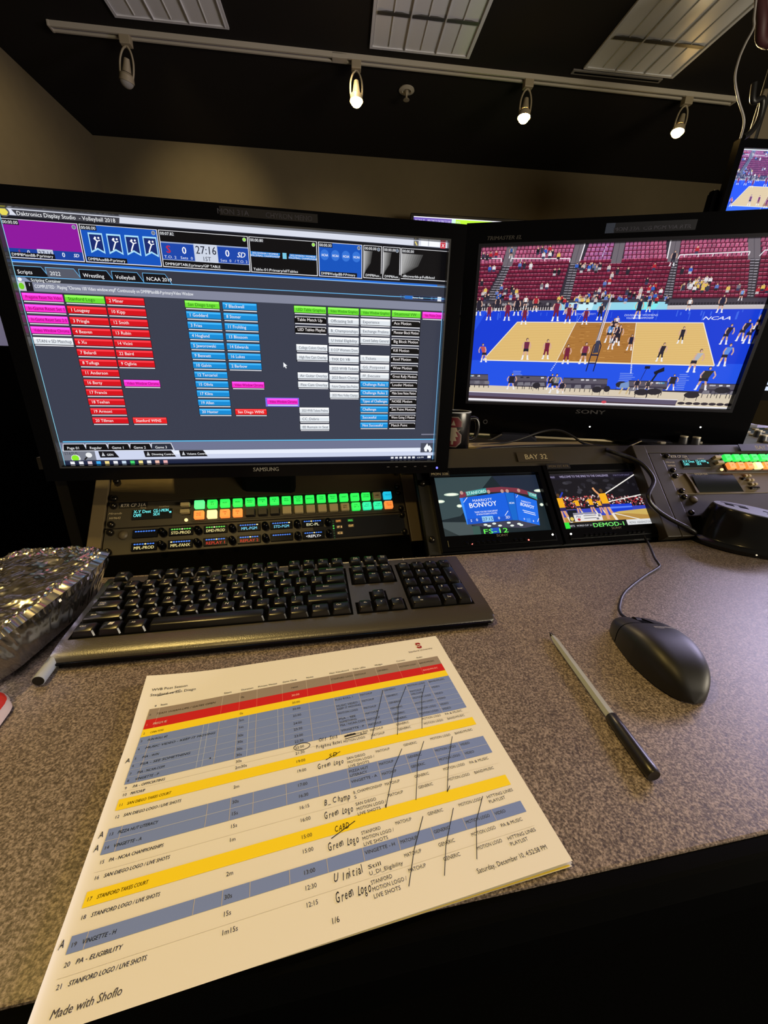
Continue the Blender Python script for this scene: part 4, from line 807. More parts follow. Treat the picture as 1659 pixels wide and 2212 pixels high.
# second monitor
S2 = thing('broadcast_monitor', 'wide black monitor showing a volleyball court and red seats', 'monitor', (.625, .814, .365), plane_rot(RAD(-22.227), RAD(-6.4947)))
BW, BH = .544, .306
b = MB(); b.frame(.626, .424, BW, BH, -.012, .06, -.008, .0175); b.build('bezel', GLOSS, S2).location = (.008, 0, -.0175)
b = MB(); b.box((.008, .045, -.0175), (.62, .06, .418), bev=.01); b.build('housing', SATIN, S2)
b = MB(); b.frame(BW+.012, BH+.012, BW, BH, -.013, .002); b.build('inner_lip', mat('dark_lip', (34, 34, 42), .25), S2)
A = Art(flat(BW, BH, 1600, 900), 1600, 900, eps=2.5e-5); court(A); A.build('screen', M_SCREEN, S2)
A = MMArt(-.0125); A.text('SONY', 0, 172.5, 13.5, (86, 84, 88), 0, .05, al='c', fit=62, sy=.9); A.build('maker_mark', M_INK, S2)
A = MMArt(-.0125); A.text('TRIMASTER EL', -264, -164.5, 9.2, (96, 92, 86), 0, .02, .2, fit=68); A.build('panel_mark', M_INK, S2)
A = MMArt(-.0125); A.rect(-36, -184, 110, -168, (22, 24, 34), 0); A.text('MON 32A  CG PGM VIA RTR', -30, -171, 8.5, (92, 92, 108), 1, .01, fit=132); A.rect(-44, -184, -28, -168, (60, 70, 92), 1)
A.build('label_strip', M_INK, S2)
for u, v in ((.0062, -.2016), (.2289, -.1924)): MB().sphere((u, -.0125, v), .0016, n=6).build('indicator', WLED, S2, 60)
MB().lathe([(.0035, 0), (.0052, 0), (.0052, .003), (.0035, .003)], 20, Matrix.Translation((-.2277, -.0125, -.2)) @ Matrix.Rotation(pi/2, 4, 'X')).build('sensor_ring', mat('grey_ring', (70, 70, 74), .3), S2, 60)
# its wedge feet
def foot(x):
    b = MB(); b.prism([(x-.05, -.2435), (x+.06, -.2435), (x+.035, -.224), (x-.025, -.224)], -.03, .09); o = b.build('foot', mat('slate_plastic', (34, 36, 52), .5), S2)
    MB().tube([(x-.058, -.034, -.240), (x-.05, -.034, -.238), (x-.027, -.034, -.224)], .003, n=8).build('foot_trim', STEEL, o, 60)
foot(.14); foot(-.16)
# court feed on the suspended monitor, as a paler picture
A = Art(flat(MW, MHh, 1600, 900, y=.003), 1600, 900, eps=2e-5, tint=lambda c: tuple(min(255, q*.92+f) for q, f in zip(c, (22, 36, 66))))
court(A)
A.L = 30; A.rect(0, 0, 14, 900, (190, 220, 255), 30); A.rect(0, 0, 1600, 10, (236, 232, 255), 30); A.rect(0, 872, 1600, 900, (220, 226, 250), 30)
A.build('screen', M_SCREEN, CEIL_MON)

# ------------------------------------------------------------------ things on the console shelf
SZ = .125
t = thing('mug', 'black mug with dark red block letter S and tree emblem beside the large monitor', 'mug', (.288, .775, SZ))
MB().lathe([(0, .001), (.031, .0), (.034, .004), (.034, .072), (.0335, .075), (.031, .075), (.031, .006), (0, .005)], 40).build('body', mat('black_glaze', (14, 13, 15), .25), t, 50)
MB().lathe([(.0335, .0742), (.0336, .0768), (.0312, .0768), (.0311, .0742)], 40).build('rim', mat('grey_rim', (176, 180, 190), .3), t, 50)
MB().tube([(.033, .005, .06), (.05, .006, .06), (.056, .006, .042), (.05, .006, .022), (.033, .005, .018)], .0045).build('handle', mat('black_glaze', (14, 13, 15), .25), t, 60)
def mugmap(u, v, e):
    a = -1.92+u*1.06/34; r = .0342+e; return (r*cos(a), r*sin(a), .040-v/1000)
class CA(Art):
    """artwork wrapped round a curved surface: cut into narrow upright strips first"""
    def poly(s, pts, col, L=None):
        x0 = min(p[0] for p in pts); x1 = max(p[0] for p in pts); n = max(1, int((x1-x0)/2))
        for k in range(n):
            q = pts
            for lim, sg in ((x0+(x1-x0)*k/n, 1), (x0+(x1-x0)*(k+1)/n, -1)):
                out = []
                for i in range(len(q)):
                    a, b = q[i-1], q[i]; da, db = sg*(a[0]-lim), sg*(b[0]-lim)
                    if (da >= 0) != (db >= 0): t_ = da/(da-db); out.append((a[0]+(b[0]-a[0])*t_, a[1]+(b[1]-a[1])*t_))
                    if db >= 0: out.append(b)
                q = out
            if len(q) > 2: s.add(q, [tuple(range(len(q)))], col, L)
A = CA(mugmap, 1, 1, eps=6e-5)
def octa(cx, cy, w, h, c): return [(cx-w/2+c, cy-h/2), (cx+w/2-c, cy-h/2), (cx+w/2, cy-h/2+c), (cx+w/2, cy+h/2-c), (cx+w/2-c, cy+h/2), (cx-w/2+c, cy+h/2), (cx-w/2, cy+h/2-c), (cx-w/2, cy-h/2+c)]
OUTL, CARD, DARK = (104, 92, 86), (84, 20, 30), (16, 14, 16)
A.poly(octa(0, -13, 34, 31, 9), OUTL, 1); A.poly(octa(0, 14, 34, 33, 9), OUTL, 1.2)
A.poly(octa(0, -13, 30, 27, 8), CARD, 2); A.poly(octa(0, 14, 30, 29, 8), CARD, 2.2)
A.rect(3, -9, 18, -4, DARK, 2.6); A.rect(-18, 5, -3, 10, DARK, 2.6)
A.poly([(0, -22), (4, -12), (-4, -12)], (136, 126, 110), 3); A.poly([(-6, -8), (6, -8), (9, 0), (5, 0), (10, 10), (5, 10), (8, 18), (2, 18), (2, 25), (-2, 25), (-2, 18), (-8, 18), (-5, 10), (-10, 10), (-5, 0), (-9, 0)], (136, 126, 110), 3)
A.build('emblem', M_INK, t)
t = thing('paper_stack', 'cream card lying on the console shelf behind the cables', 'card', (.46, .80, SZ))
MB().box((0, 0, .002), (.33, .05, .004)).build('card', mat('cream_card', (206, 186, 138), .6), t)
t = thing('shelf_sheen', 'pale grey papers under the cables on the console shelf', 'paper', (.45, .742, SZ), RZ(3))
MB().box((0, 0, .0008), (.22, .07, .0016)).build('sheet', mat('shelf_sheen_grey', (128, 124, 132), .6), t)  # flat sheet whose grey paints the reflection on the shelf top
t = thing('signal_cable', 'thick black cable running along the shelf and over the right rack picture', 'cable', (.5, .7, SZ))
P = [(.29, .69, .128), (.33, .735, .131), (.42, .757, .131), (.52, .762, .131), (.60, .730, .134), onp(Q32, .150, .040, -.010), onp(Q32, .181, .018, -.020), onp(Q32, .193, -.006, -.030), onp(Q32, .194, -.04, -.036), onp(Q33, -.0907, -.0966, -.020), onp(Q33, -.0746, -.1156, -.010), onp(Q33, -.0542, -.1346, -.009), onp(Q33, -.0183, -.160, -.009), (.668, .548, .006)]
MB().tube([Vector(p)-Vector((.5, .7, SZ)) for p in P], .0038).build('cord', CABLE, t, 60)
t = thing('thin_cable', 'thin black cable arching over the console shelf in front of the wide monitor', 'cable', (.5, .76, SZ))
MB().tube([Vector(p)-Vector((.5, .76, SZ)) for p in [(.36, .80, .1275), (.43, .80, .134), (.50, .80, .155), (.535, .79, .160), (.56, .775, .150), (.58, .757, .136), (.63, .748, .127)]], .0022).build('cord', CABLE, t, 60)
# production switcher surface at the far right
t = thing('switcher_panel', 'grey control surface with small keys and knobs behind the right-hand bay', 'control surface', (1.13, .845, SZ+.0005), RZ(-3))
MB().box((0, 0, .006), (.80, .30, .012), bev=.003).build('body', mat('switcher_grey', (30, 29, 28), .5), t)
KG = mat('pale_switcher_key', (150, 142, 128), .45)
rs = random.Random(11)
for r in range(5):
    for c in range(17):
        if rs.random() < .78 and not (c < 8 and r > (0 if c < 5 else 1)): MB().box((-.37+c*.045+rs.uniform(-.004, .004), -.125+r*.056, .0138), (.014, .011, .005), bev=.0012, seg=1).build('key', KG, t)
for x, y in ((-.318, -.125), (-.300, -.138), (-.02, -.03), (-.1, -.11), (.2, .06)):
    b = MB(); b.cyl((x, y, .012), (x, y, .026), .009, .0075, n=20); k = b.build('knob', mat('slate_knob', (74, 76, 84), .4), t, 40)
    MB().cyl((x, y, .026), (x, y, .0285), .0077, .0075, n=20).build('knob_cap', mat('cream_cap', (206, 196, 166), .4), k, 40)
A = Art(lambda u, v, e: (u/1000, -v/1000, .0122+e), 1, 1); A.poly = lambda pts, col, L=None: A.add(pts, [tuple(range(len(pts)))], col, L)
for r in range(4):
    for c in range(9): A.line([(-370+c*90, 105-r*62), (-370+c*90+rs.uniform(30, 70), 105-r*62)], 2, (150, 144, 132), 1)
A.build('legend_print', M_INK, t)
# neighbouring monitor at the right edge
t = thing('neighbour_monitor', 'edge of another lit monitor beyond the wide one', 'monitor', (1.63, 1.0, .40), RZ(-30))
b = MB(); b.frame(.62, .38, .58, .33, -.01, .03, 0, .006); b.box((0, .025, 0), (.60, .03, .36)); b.build('bezel', GLOSS, t)
A = Art(flat(.58, .33, 580, 330, oz=.006), 580, 330); A.rect(0, 0, 580, 330, (60, 90, 190)); A.rect(0, 250, 580, 300, (150, 236, 200), 1); A.rect(0, 292, 580, 330, (214, 226, 250), 2); A.rect(0, 312, 580, 318, (30, 34, 44), 3); A.build('screen', M_SCREEN, t)
for x in (-.24, .24):
    b = MB(); b.box((x, .03, -.225), (.045, .012, .09)); b.box((x, .02, -.268), (.06, .16, .01)); b.build('stand_leg', mat('silver_grey', (140, 140, 156), .4), t)
# ------------------------------------------------------------------ desk
t = thing('desk', 'speckled grey-brown laminate desk in front of the console', 'desk', (.7, .33, FZ))
Y0, Y1, X0, X1 = .118, .541, -.40, 2.2
b = MB(); b.box(((X0+X1)/2-.7, (Y0+.004+Y1)/2-.33, -.014-FZ), (X1-X0, Y1-Y0-.004, .028), bev=.0015); b.build('desktop', M_LAM, t)
b = MB(); b.box(((X0+X1)/2-.7, Y0-.33, -.0165-FZ), (X1-X0, .012, .031), bev=.005, seg=3); b.build('edge_band', MATTE, t)
b = MB(); b.box(((X0+X1)/2-.7, .36-.33, -.40-FZ), (X1-X0-.1, .03, .68)); b.build('modesty_panel', MATTE, t)
for x in (X0+.03, X1-.03): MB().box((x-.7, .33-.33, -.384-FZ), (.03, .38, .71)).build('leg', MATTE, t)

# ------------------------------------------------------------------ keyboard
KW, KD = .4515, .1385
kb = thing('keyboard', 'black full size keyboard in front of the large monitor', 'keyboard', (-.0245, .3545, 0), RZ(.1))
def kz(y): return .0125+.0115*y/KD           # top of the case at depth y
b = MB()
prof = [(.0, .003), (.0008, .0066), (.0028, .0090), (.0065, .0109), (.0115, .0123), (.018, .0134), (.0245, kz(.0245)), (KD-.004, kz(KD)), (KD, kz(KD)-.003), (KD, .006), (KD-.004, .002), (.006, .001)]
n0 = len(b.bm.faces)
def sect(x, ins):
    return [b.bm.verts.new((x, min(max(y, ins), KD-ins), z)) for y, z in prof]
xs = [(-KW/2, .006), (-KW/2+.002, .002), (-KW/2+.006, 0), (KW/2-.006, 0), (KW/2-.002, .002), (KW/2, .006)]
S = [sect(*q) for q in xs]
for A_, B_ in zip(S, S[1:]):
    for i in range(len(prof)): j = (i+1) % len(prof); b.bm.faces.new((A_[i], A_[j], B_[j], B_[i]))
b.bm.faces.new(S[0]); b.bm.faces.new(S[-1][::-1])
b.build('case', KEYB, kb, 35)
b = MB(); b.box((0, .0, .0062), (KW-.012, .003, .0016)); b.box((0, -.0006, .004), (KW-.02, .0015, .003)); b.build('front_seam', GLOSS, kb)
def well(x0, x1, y0, y1):
    b = MB(); n0 = len(b.bm.faces)
    v = [b.bm.verts.new((x, y, kz(y)+.0004)) for x, y in ((x0, y0), (x1, y0), (x1, y1), (x0, y1))]; b.bm.faces.new(v); return b.build('key_well', MATTE, kb)
P_ = .01885; MX = -KW/2+.0075; R0 = .0265      # key pitch, left margin, front of the bottom row
def rowy(r): return R0+r*P_+(.0035 if r == 5 else 0)
well(MX-.001, MX+15*P_+.001, R0-.001, R0+5*P_+.001)
NX = MX+15*P_+.0062; PX = NX+3*P_+.0062
well(PX-.001, PX+4*P_+.001, R0-.001, R0+5*P_+.001); well(NX-.001, NX+3*P_+.001, R0-.001, R0+P_+.001); well(NX+P_-.001, NX+2*P_+.001, R0+P_, R0+2*P_+.001); well(NX-.001, NX+3*P_+.001, R0+3*P_-.001, R0+5*P_+.001)
KEYMESH = {}
def key(name, x, r, w=1, h=1, leg=(), depth=None):
    """leg: (text, dx, dy, size) printed on the key top"""
    y = rowy(r); W_, D_ = w*P_-.0016, h*P_-.0016
    o = thing('tmp', 'tmp', 'tmp'); bpy.data.objects.remove(o)
    cx, cy = x+w*P_/2, y+h*P_/2
    ck = (round(W_, 4), round(D_, 4))
    H = .0078
    b = MB(); b.mi = 0
    bm = b.bm; rings = []
    for (ix, iy0, iy1, z) in ((0, 0, 0, 0), (.0012, .0010, .0010, H*.55), (.0022, .0020, .0024, H*.92), (.0030, .0028, .0034, H)):
        ring = []
        x0, x1, y0, y1 = -W_/2+ix, W_/2-ix, -D_/2+iy0, D_/2-iy1+.0
        c = .0012
        for px, py in ((x0+c, y0), (x1-c, y0), (x1, y0+c), (x1, y1-c), (x1-c, y1), (x0+c, y1), (x0, y1-c), (x0, y0+c)): ring.append(bm.verts.new((px, py, z)))
        rings.append(ring)
    for a, c2 in zip(rings, rings[1:]):
        for i in range(8): bm.faces.new((a[i], a[(i+1) % 8], c2[(i+1) % 8], c2[i]))
    bm.faces.new(rings[-1]); bm.faces.new(rings[0][::-1]); b.mi = 1
    for s, dx, dy, sz in leg:
        if s == 'WIN':
            for qx in (-3.6, -1.2):
                for qy in (.2, 2.2):
                    q = bm.faces.new([bm.verts.new(((qx+ax+.25*(qy+ay))/1000, (qy+ay)/1000, H+.00006)) for ax, ay in ((0, 0), (2.2, 0), (2.2, 1.8), (0, 1.8))]); q.material_index = 1
            continue
        V, F, tw = glyphs(s, 0, .08)
        k = sz/1000; vs = [bm.verts.new((dx/1000+vx*k-(tw*k/2), dy/1000+vy*k-.35*k, H+.00006)) for vx, vy in V]
        for f in F:
            if any(abs(vs[i].co.x) > W_/2 or abs(vs[i].co.y) > D_/2 for i in f): continue
            try: q = bm.faces.new([vs[i] for i in f]); q.material_index = 1
            except ValueError: pass
    o = b.build(name, [KEYC, LEGEND], kb, 30)
    o.location = (cx, cy, kz(cy)-.0012); o.rotation_euler = (math.atan(.0115/KD), 0, 0); return o
def legs(s):
    if not s: return ()
    if len(s) == 1: return ((s, -1.6, 1.5, 5.2),)
    if len(s) == 2 and not s.isalnum(): return ((s[0], -1.8, 2.9, 3.6), (s[1], -1.8, -1.6, 3.6))
    if len(s) == 2: return ((s, -1.8, 2.6, 3.2),)
    return ((s, -.4, 2.0, 3.0),)
x = MX
key('escape_key', MX, 5, leg=legs('Esc'))
for g, gx in ((0, 2.0), (1, 6.5), (2, 11.0)):
    for i in range(4): key('function_key', MX+(gx+i)*P_, 5, leg=((('F%d' % (g*4+i+1)), -1.6, 3.2, 3.0),)+(((('x', -.6, .2, 3.0),)) if g else ()))
for i, s in enumerate(['~`', '!1', '@2', '#3', '$4', '%5', '^6', '&7', '*8', '(9', ')0', '_-', '+=']): key('key', MX+i*P_, 4, leg=legs(s))
key('backspace_key', MX+13*P_, 4, 2, leg=(('Backspace', 0, 1.2, 3.0),))
key('tab_key', MX, 3, 1.5, leg=(('Tab', -4, 0, 3.2),))
for i, s in enumerate('QWERTYUIOP'): key('key', MX+(1.5+i)*P_, 3, leg=legs(s))
for i, s in enumerate(('{[', '}]')): key('key', MX+(11.5+i)*P_, 3, leg=legs(s))
key('key', MX+13.5*P_, 3, 1.5, leg=(('|', -6, 2.6, 3.6), ('/', -6, -1.6, 3.6)))
key('caps_lock_key', MX, 2, 1.75, leg=(('Caps', -5, 2.2, 3.2), ('Lock', -5, -1.4, 3.2)))
for i, s in enumerate('ASDFGHJKL'): key('key', MX+(1.75+i)*P_, 2, leg=legs(s))
for i, s in enumerate((':;', '"\'')): key('key', MX+(10.75+i)*P_, 2, leg=legs(s))
key('enter_key', MX+12.75*P_, 2, 2.25, leg=(('Enter', -6, 1.6, 3.2),))
key('shift_key', MX, 1, 2.25, leg=(('Shift', -10, 0, 3.2),))
for i, s in enumerate('ZXCVBNM'): key('key', MX+(2.25+i)*P_, 1, leg=legs(s))
for i, s in enumerate(('<,', '>.', '?/')): key('key', MX+(9.25+i)*P_, 1, leg=legs(s))
key('shift_key', MX+12.25*P_, 1, 2.75, leg=(('Shift', -10, 1.4, 3.2),))
for i, (nm, s) in enumerate((('control_key', 'Ctrl'), ('system_key', 'WIN'), ('alt_key', 'Alt'))): key(nm, MX+1.25*i*P_, 0, 1.25, leg=((s, -3, 1.2, 3.4 if len(s) > 1 else 6),))
key('space_bar', MX+3.75*P_, 0, 6.25)
for i, (nm, s) in enumerate((('alt_key', 'Alt'), ('system_key', '[=]'), ('menu_key', '[=]'), ('control_key', 'Ctrl'))): key(nm, MX+(10+1.25*i)*P_, 0, 1.25, leg=((s, -3, 1.6, 3.4),))
for i, s in enumerate(('Print', 'Scroll', 'Pause')): key('navigation_key', NX+i*P_, 5, leg=((s, 0, 3.2, 2.7), ('Lock' if i else 'SysRq', 0, .4, 2.7)))
for i, s in enumerate(('Insert', 'Home', 'Pg Up')): key('navigation_key', NX+i*P_, 4, leg=((s, 0, 2.6, 2.9),))
for i, s in enumerate(('Delete', 'End', 'Pg Dn')): key('navigation_key', NX+i*P_, 3, leg=((s, 0, 2.6, 2.9),))
ARW = lambda d: {'l': '<-', 'r': '->', 'u': '^', 'd': 'v'}[d]
key('arrow_key', NX+P_, 1, leg=((ARW('u'), 0, 1.5, 5),))
for i, d in enumerate('ldr'): key('arrow_key', NX+i*P_, 0, leg=((ARW(d), 0, 1.5, 4.6),))
for i, s in enumerate(('Num', '/', '*', '-')): key('number_pad_key', PX+i*P_, 4, leg=((s, -.5, 2.2, 3.2 if len(s) > 1 else 5),))
for r, row in ((3, '789'), (2, '456'), (1, '123')):
    for i, s in enumerate(row): key('number_pad_key', PX+i*P_, r, leg=((s, -2.4, 2.4, 4.8),))
key('number_pad_key', PX+3*P_, 2, 1, 2, leg=(('+', 0, 2, 5),)); key('number_pad_key', PX+3*P_, 0, 1, 2, leg=(('Enter', 0, 4, 3.0),))
key('number_pad_key', PX, 0, 2, leg=(('0', -8, 2.4, 4.8), ('Ins', -6, -2.6, 2.8))); key('number_pad_key', PX+2*P_, 0, leg=(('.', -1.6, 3, 5), ('Del', 0, -1, 3.0)))
for i, s in enumerate(('1', 'A', 'A')):
    y = rowy(5)+.010; xx = PX+(.75+i*1.05)*P_
    A = Art(lambda u, v, e: (xx+u/1000, y-v/1000, kz(y)+.0012+e), 1, 1); A.poly = lambda pts, col, L=None, A=A: A.add(pts, [tuple(range(len(pts)))], col, L)
    A.text(s, 0, -2, 4, (206, 206, 200), 1, .01, al='c'); A.ell(0, 2.5, .9, .9, (210, 215, 240) if i == 0 else (60, 60, 56), 1); A.build('lock_indicator', M_INK, kb)

# ------------------------------------------------------------------ printed run sheets
PWd, PHt = .2794, .2159
TLc, TRc, BRc, BLc = Vector((-.153, .322)), Vector((.1257, .343)), Vector((.1417, .1277)), Vector((-.134, .1067))
def sheet_pt(u, v, lift=0, curl=1.0):
    """u, v in inches from the top left corner of an 11 x 8.5 sheet"""
    a, c = u/11, v/8.5
    p = (TLc*(1-a)+TRc*a)*(1-c)+(BLc*(1-a)+BRc*a)*c
    z = .0008
    m = max(0, (.55-u)/.55)**2                               # left margin lifts a little
    k = max(0, min(1, v/2.2))
    z += curl*(+.0015*m*k + .005*max(0, 1-(u+v)/3.0)**2 + .0025*sin(pi*min(1, max(0, (u-1)/9)))*sin(pi*c)*.5)
    if c > .8 : z += curl*.001*(c-.8)/.2*(1-a)
    p = p+Vector(((.001+.005*c)*m*k*curl, 0))
    return Vector((p.x, p.y, z+lift))
PAPER = mat('white_copy_paper', (232, 230, 222), .8, spec=.2)
def sheet(name, lab, lift, art=None, off=(0, 0), curl=1.0, rot=0):
    c0 = sheet_pt(5.5, 4.25); t = thing(name, lab, 'paper', (c0.x, c0.y, .0), RZ(0), 'run sheet pages')
    def f(u, v):
        p = sheet_pt(u*11, v*8.5, lift, curl); q = Vector((p.x-c0.x, p.y-c0.y))
        q = Vector((q.x*cos(rot)-q.y*sin(rot)+off[0], q.x*sin(rot)+q.y*cos(rot)+off[1])); return Vector((q.x, q.y, p.z))
    b = MB(); b.grid(f, 88, 68); b.build('page', PAPER, t, 180)
    if art:
        A = Art(lambda u, v, e: f(u/11, v/8.5)+Vector((0, 0, .00012+e)), 11, 8.5, eps=4e-5); art(A); A.build('printed_table', M_PRINT, t)
    return t
def sk(u, v): return v+(1-u/10.6)*(.285-.015*v)
def runsheet(A):
    BLK, GRY, RD, YL, BL, WT = (36, 33, 34), (150, 138, 128), (204, 34, 36), (250, 222, 40), (122, 144, 206), (232, 230, 222)
    cols = [2.66, 3.22, 3.78, 4.62, 5.46, 6.3, 7.17, 8.03, 8.9, 9.72]
    def band(v0, v1, c, L=1):
        for i in range(28):
            a, b = .42+i*10.17/28, .42+(i+1)*10.17/28; A.poly([(a, sk(a, v0)), (b, sk(b, v0)), (b, sk(b, v1)), (a, sk(a, v1))], c, L)
    def rule(u, v0, v1, c, L=2, w=.018): A.line([(u, sk(u, v0)), (u, sk(u, v1))], w, c, L)
    bands = [(1.22, 1.65, GRY), (1.65, 2.02, RD), (2.02, 2.31, YL), (2.31, 3.83, BL), (4.24, 4.53, YL), (4.97, 5.55, BL), (6.26, 6.55, YL), (7.0, 7.28, BL)]
    for a, b, c in bands: band(a, b, c)
    for a, b, c in bands:
        if c == YL: continue
        for u in [.72]+cols: rule(u, a, b, (196, 186, 180) if c != RD else (226, 110, 96), 2, .012)
    for u in (2.2, 2.35, 3.55, 4.45): rule(u, 2.31, 3.83, (186, 198, 226), 2, .012)
    for v in (2.62, 2.92, 3.2, 3.4, 3.62): 
        for i in range(14): a = .42+i*.727; A.line([(a, sk(a, v)), (a+.727, sk(a+.727, v))], .010, (176, 190, 222), 2)
    for i in range(14): a = .42+i*.727; A.line([(a, sk(a, 5.26)), (a+.727, sk(a+.727, 5.26))], .012, (184, 192, 212), 2)
    for v in (4.03, 5.9, 7.62): 
        for i in range(14): a = .42+i*.727; A.line([(a, sk(a, v)), (a+.727, sk(a+.727, v))], .006, (214, 208, 196), 2)
    an = -.027
    def tx(s, u, v, size=.135, c=BLK, bold=0., shear=0., fit=None): A.text(s, u, sk(u, v), size, c, 4, bold, shear, fit, ang=an)
    tx('WVB Post Season', .30, .44, .15, fit=1.12); tx('Stanford vs San Diego', .30, .67, .15, fit=1.42); A.line([(.52, .95), (.98, .88), (1.22, .79)], .02, (40, 36, 36), 5)
    tx('Stanford University', 9.55, .76, .125, (70, 50, 50), fit=1.02)
    cx, cy = 10.08, .44
    for sg in (1, -1): A.poly([(cx-sg*.07, cy-sg*.17), (cx+sg*.05, cy-sg*.17), (cx+sg*.10, cy-sg*.12), (cx+sg*.10, cy-sg*.05), (cx+sg*.03, cy-sg*.05), (cx+sg*.03, cy-sg*.09), (cx-sg*.03, cy-sg*.10), (cx-sg*.10, cy-sg*.02), (cx-sg*.10, cy-sg*.13)], (150, 20, 36), 4)
    A.poly([(cx-.10, cy-.05), (cx-.03, cy-.05), (cx+.10, cy+.05), (cx+.03, cy+.06)], (150, 20, 36), 4.2)
    for s, u in (('#', .55), ('Item', .72), ('Start', 2.68), ('Duration', 3.24), ('Private Notes', 3.80), ('Game Clock', 4.64), ('Notes', 5.48), ('Main Videoboard', 6.32), ('Table LEDs', 7.19), ('Wedges', 8.05), ('Corners', 8.92), ('Audio', 9.74)): tx(s, u, 1.14, .10, bold=.02, fit=min(.72, .05*len(s)))
    D = (52, 50, 60)
    def row(n, s, v, c=BLK, dur='', clk='', cells=(), it=.2, ts=.105):
        tx(str(n), .47, v, .105, (230, 150, 140) if n == 1 else D); tx(s, .66, v, ts, c, .014, it, fit=(.069 if n in (0, 4, 6) else .049)*len(s)*ts/.105)
        if dur: tx(dur, 3.26, v, .12, D)
        if clk: tx(clk, 4.92, v, .12, D)
        for k, q in enumerate(cells):
            if not q: continue
            for j, ln in enumerate(q.split('|')): tx(ln, cols[5+k]+.04, v+j*.125-.03, .108, D, fit=min(.80, .061*len(ln)))
    M, G_, ML = 'MATCHUP', 'GENERIC', 'MOTION LOGO'
    row(0, 'TEAM WARM-UPS / GATES OPEN', 1.50, (70, 60, 54), '0s', 'reset', ('STANFORD LOGO', M, G_, ML, 'BAND/MUSIC'))
    row(1, 'PREGAME', 1.90, (250, 226, 216), '', '', (), .2, .125); tx('30:00', 4.92, 1.88, .12, (250, 200, 190)); tx('BAND/MUSIC', 9.76, 1.86, .11, (250, 190, 180), fit=.6)
    row(2, 'COIN TOSS', 2.22, BLK, '0s', '30:00', (), .2, .09)
    row(3, 'FUN ROLL #2', 2.50, (40, 44, 60), '5m', '30:00', ('FUN ROLL 1', M, G_, ML, 'BAND/MUSIC'))
    row(4, 'MUSIC VIDEO - KEEP IT MOVING', 2.78, (40, 44, 60), '1m', '25:00', ('MUSIC VIDEO -|KEEP IT MOVING', M, G_, 'MATCHUP|WELCOME', 'VIDEO'))
    row(5, 'PSA - WIN', 3.09, (40, 44, 60), '30s', '24:00', (ML, M, G_, ML, 'VIDEO'))
    row(6, 'PSA - SEE SOMETHING', 3.32, (40, 44, 60), '30s', '23:30', ('PSA - SEE|SOMETHING', M, G_, ML, 'VIDEO'))
    row(7, 'PSA - NCAA.COM', 3.57, (40, 44, 60), '30s', '23:00', ('PSA / NCAA.COM', M, G_, ML, 'VIDEO'))
    row(8, 'VINGETTE - P', 3.77, (40, 44, 60), '30s', '22:30', ('VINGETTE - P', M, G_, ML, 'VIDEO'))
    row(9, 'PA - OFFICIATING', 3.98, BLK, '30s', '22:00', ('    Officiating Still', M, G_, ML, 'PA & MUSIC')); row(10, 'MATCHUP', 4.17, BLK, '2m30s', '21:30', (ML, M, G_, ML, 'BAND/MUSIC'))
    row(11, 'SAN DIEGO TAKES COURT', 4.44, (90, 70, 20), '', '19:00'); row(12, 'SAN DIEGO LOGO / LIVE SHOTS', 4.74, BLK, '2m', '19:00', ('SAN DIEGO|MOTION LOGO /|LIVE SHOTS', M, G_, ML, 'BAND/MUSIC'))
    row(13, 'PIZZA HUT LITERACY', 5.15, (40, 44, 60), '30s', '17:00', ('PIZZA HUT|LITERACY', M, G_, ML, 'VIDEO')); row(14, 'VINGETTE - A', 5.45, (40, 44, 60), '15s', '16:30', ('VINGETTE - A', M, G_, ML, 'VIDEO'))
    row(15, 'PA - NCAA CHAMPIONSHIPS', 5.75, BLK, '15s', '16:15', ('B_CHAMPIONSHIP|S', M, G_, ML, 'PA & MUSIC')); row(16, 'SAN DIEGO LOGO / LIVE SHOTS', 6.06, BLK, '1m', '16:00', ('SAN DIEGO|MOTION LOGO /|LIVE SHOTS', M, G_, ML, 'BAND/MUSIC'))
    row(17, 'STANFORD TAKES COURT', 6.45, (90, 70, 20), '', '15:00'); row(18, 'STANFORD LOGO / LIVE SHOTS', 6.76, BLK, '2m', '15:00', ('STANFORD|MOTION LOGO /|LIVE SHOTS', M, G_, ML, 'HITTING LINES|PLAYLIST'))
    row(19, 'VINGETTE - H', 7.19, (40, 44, 60), '30s', '13:00', ('VINGETTE - H', M, G_, ML, 'VIDEO')); row(20, 'PA - ELIGIBILITY', 7.48, BLK, '15s', '12:30', ('Still|U_DI_Eligibility', M, G_, ML, 'PA & MUSIC')); row(21, 'STANFORD LOGO / LIVE SHOTS', 7.78, BLK, '1m15s', '12:15', ('STANFORD|MOTION LOGO /|LIVE SHOTS', M, G_, ML, 'HITTING LINES|PLAYLIST'))
    tx('Made with Shoflo', .53, 8.16, .17, (70, 64, 60), 0, .2, fit=1.1); tx('1/6', 5.40, 8.18, .14); tx('Saturday, December 10, 4:52:58 PM', 8.72, 8.17, .135, fit=1.86)
    INK = (34, 32, 36)
    A.hand('Off. Still', 5.62, sk(5.6, 3.92), .17, INK, 6, an, .6); A.hand('Pregame Reset', 5.52, sk(5.5, 4.13), .16, INK, 6, an, .78); A.hand('SD', 5.85, sk(5.8, 4.5), .17, INK, 6, an); A.line([(5.75, sk(5.8, 4.56)), (6.2, sk(6.2, 4.40))], .016, INK, 6); A.hand('Green Logo', 5.50, sk(5.5, 4.78), .20, INK, 6, an, .74)
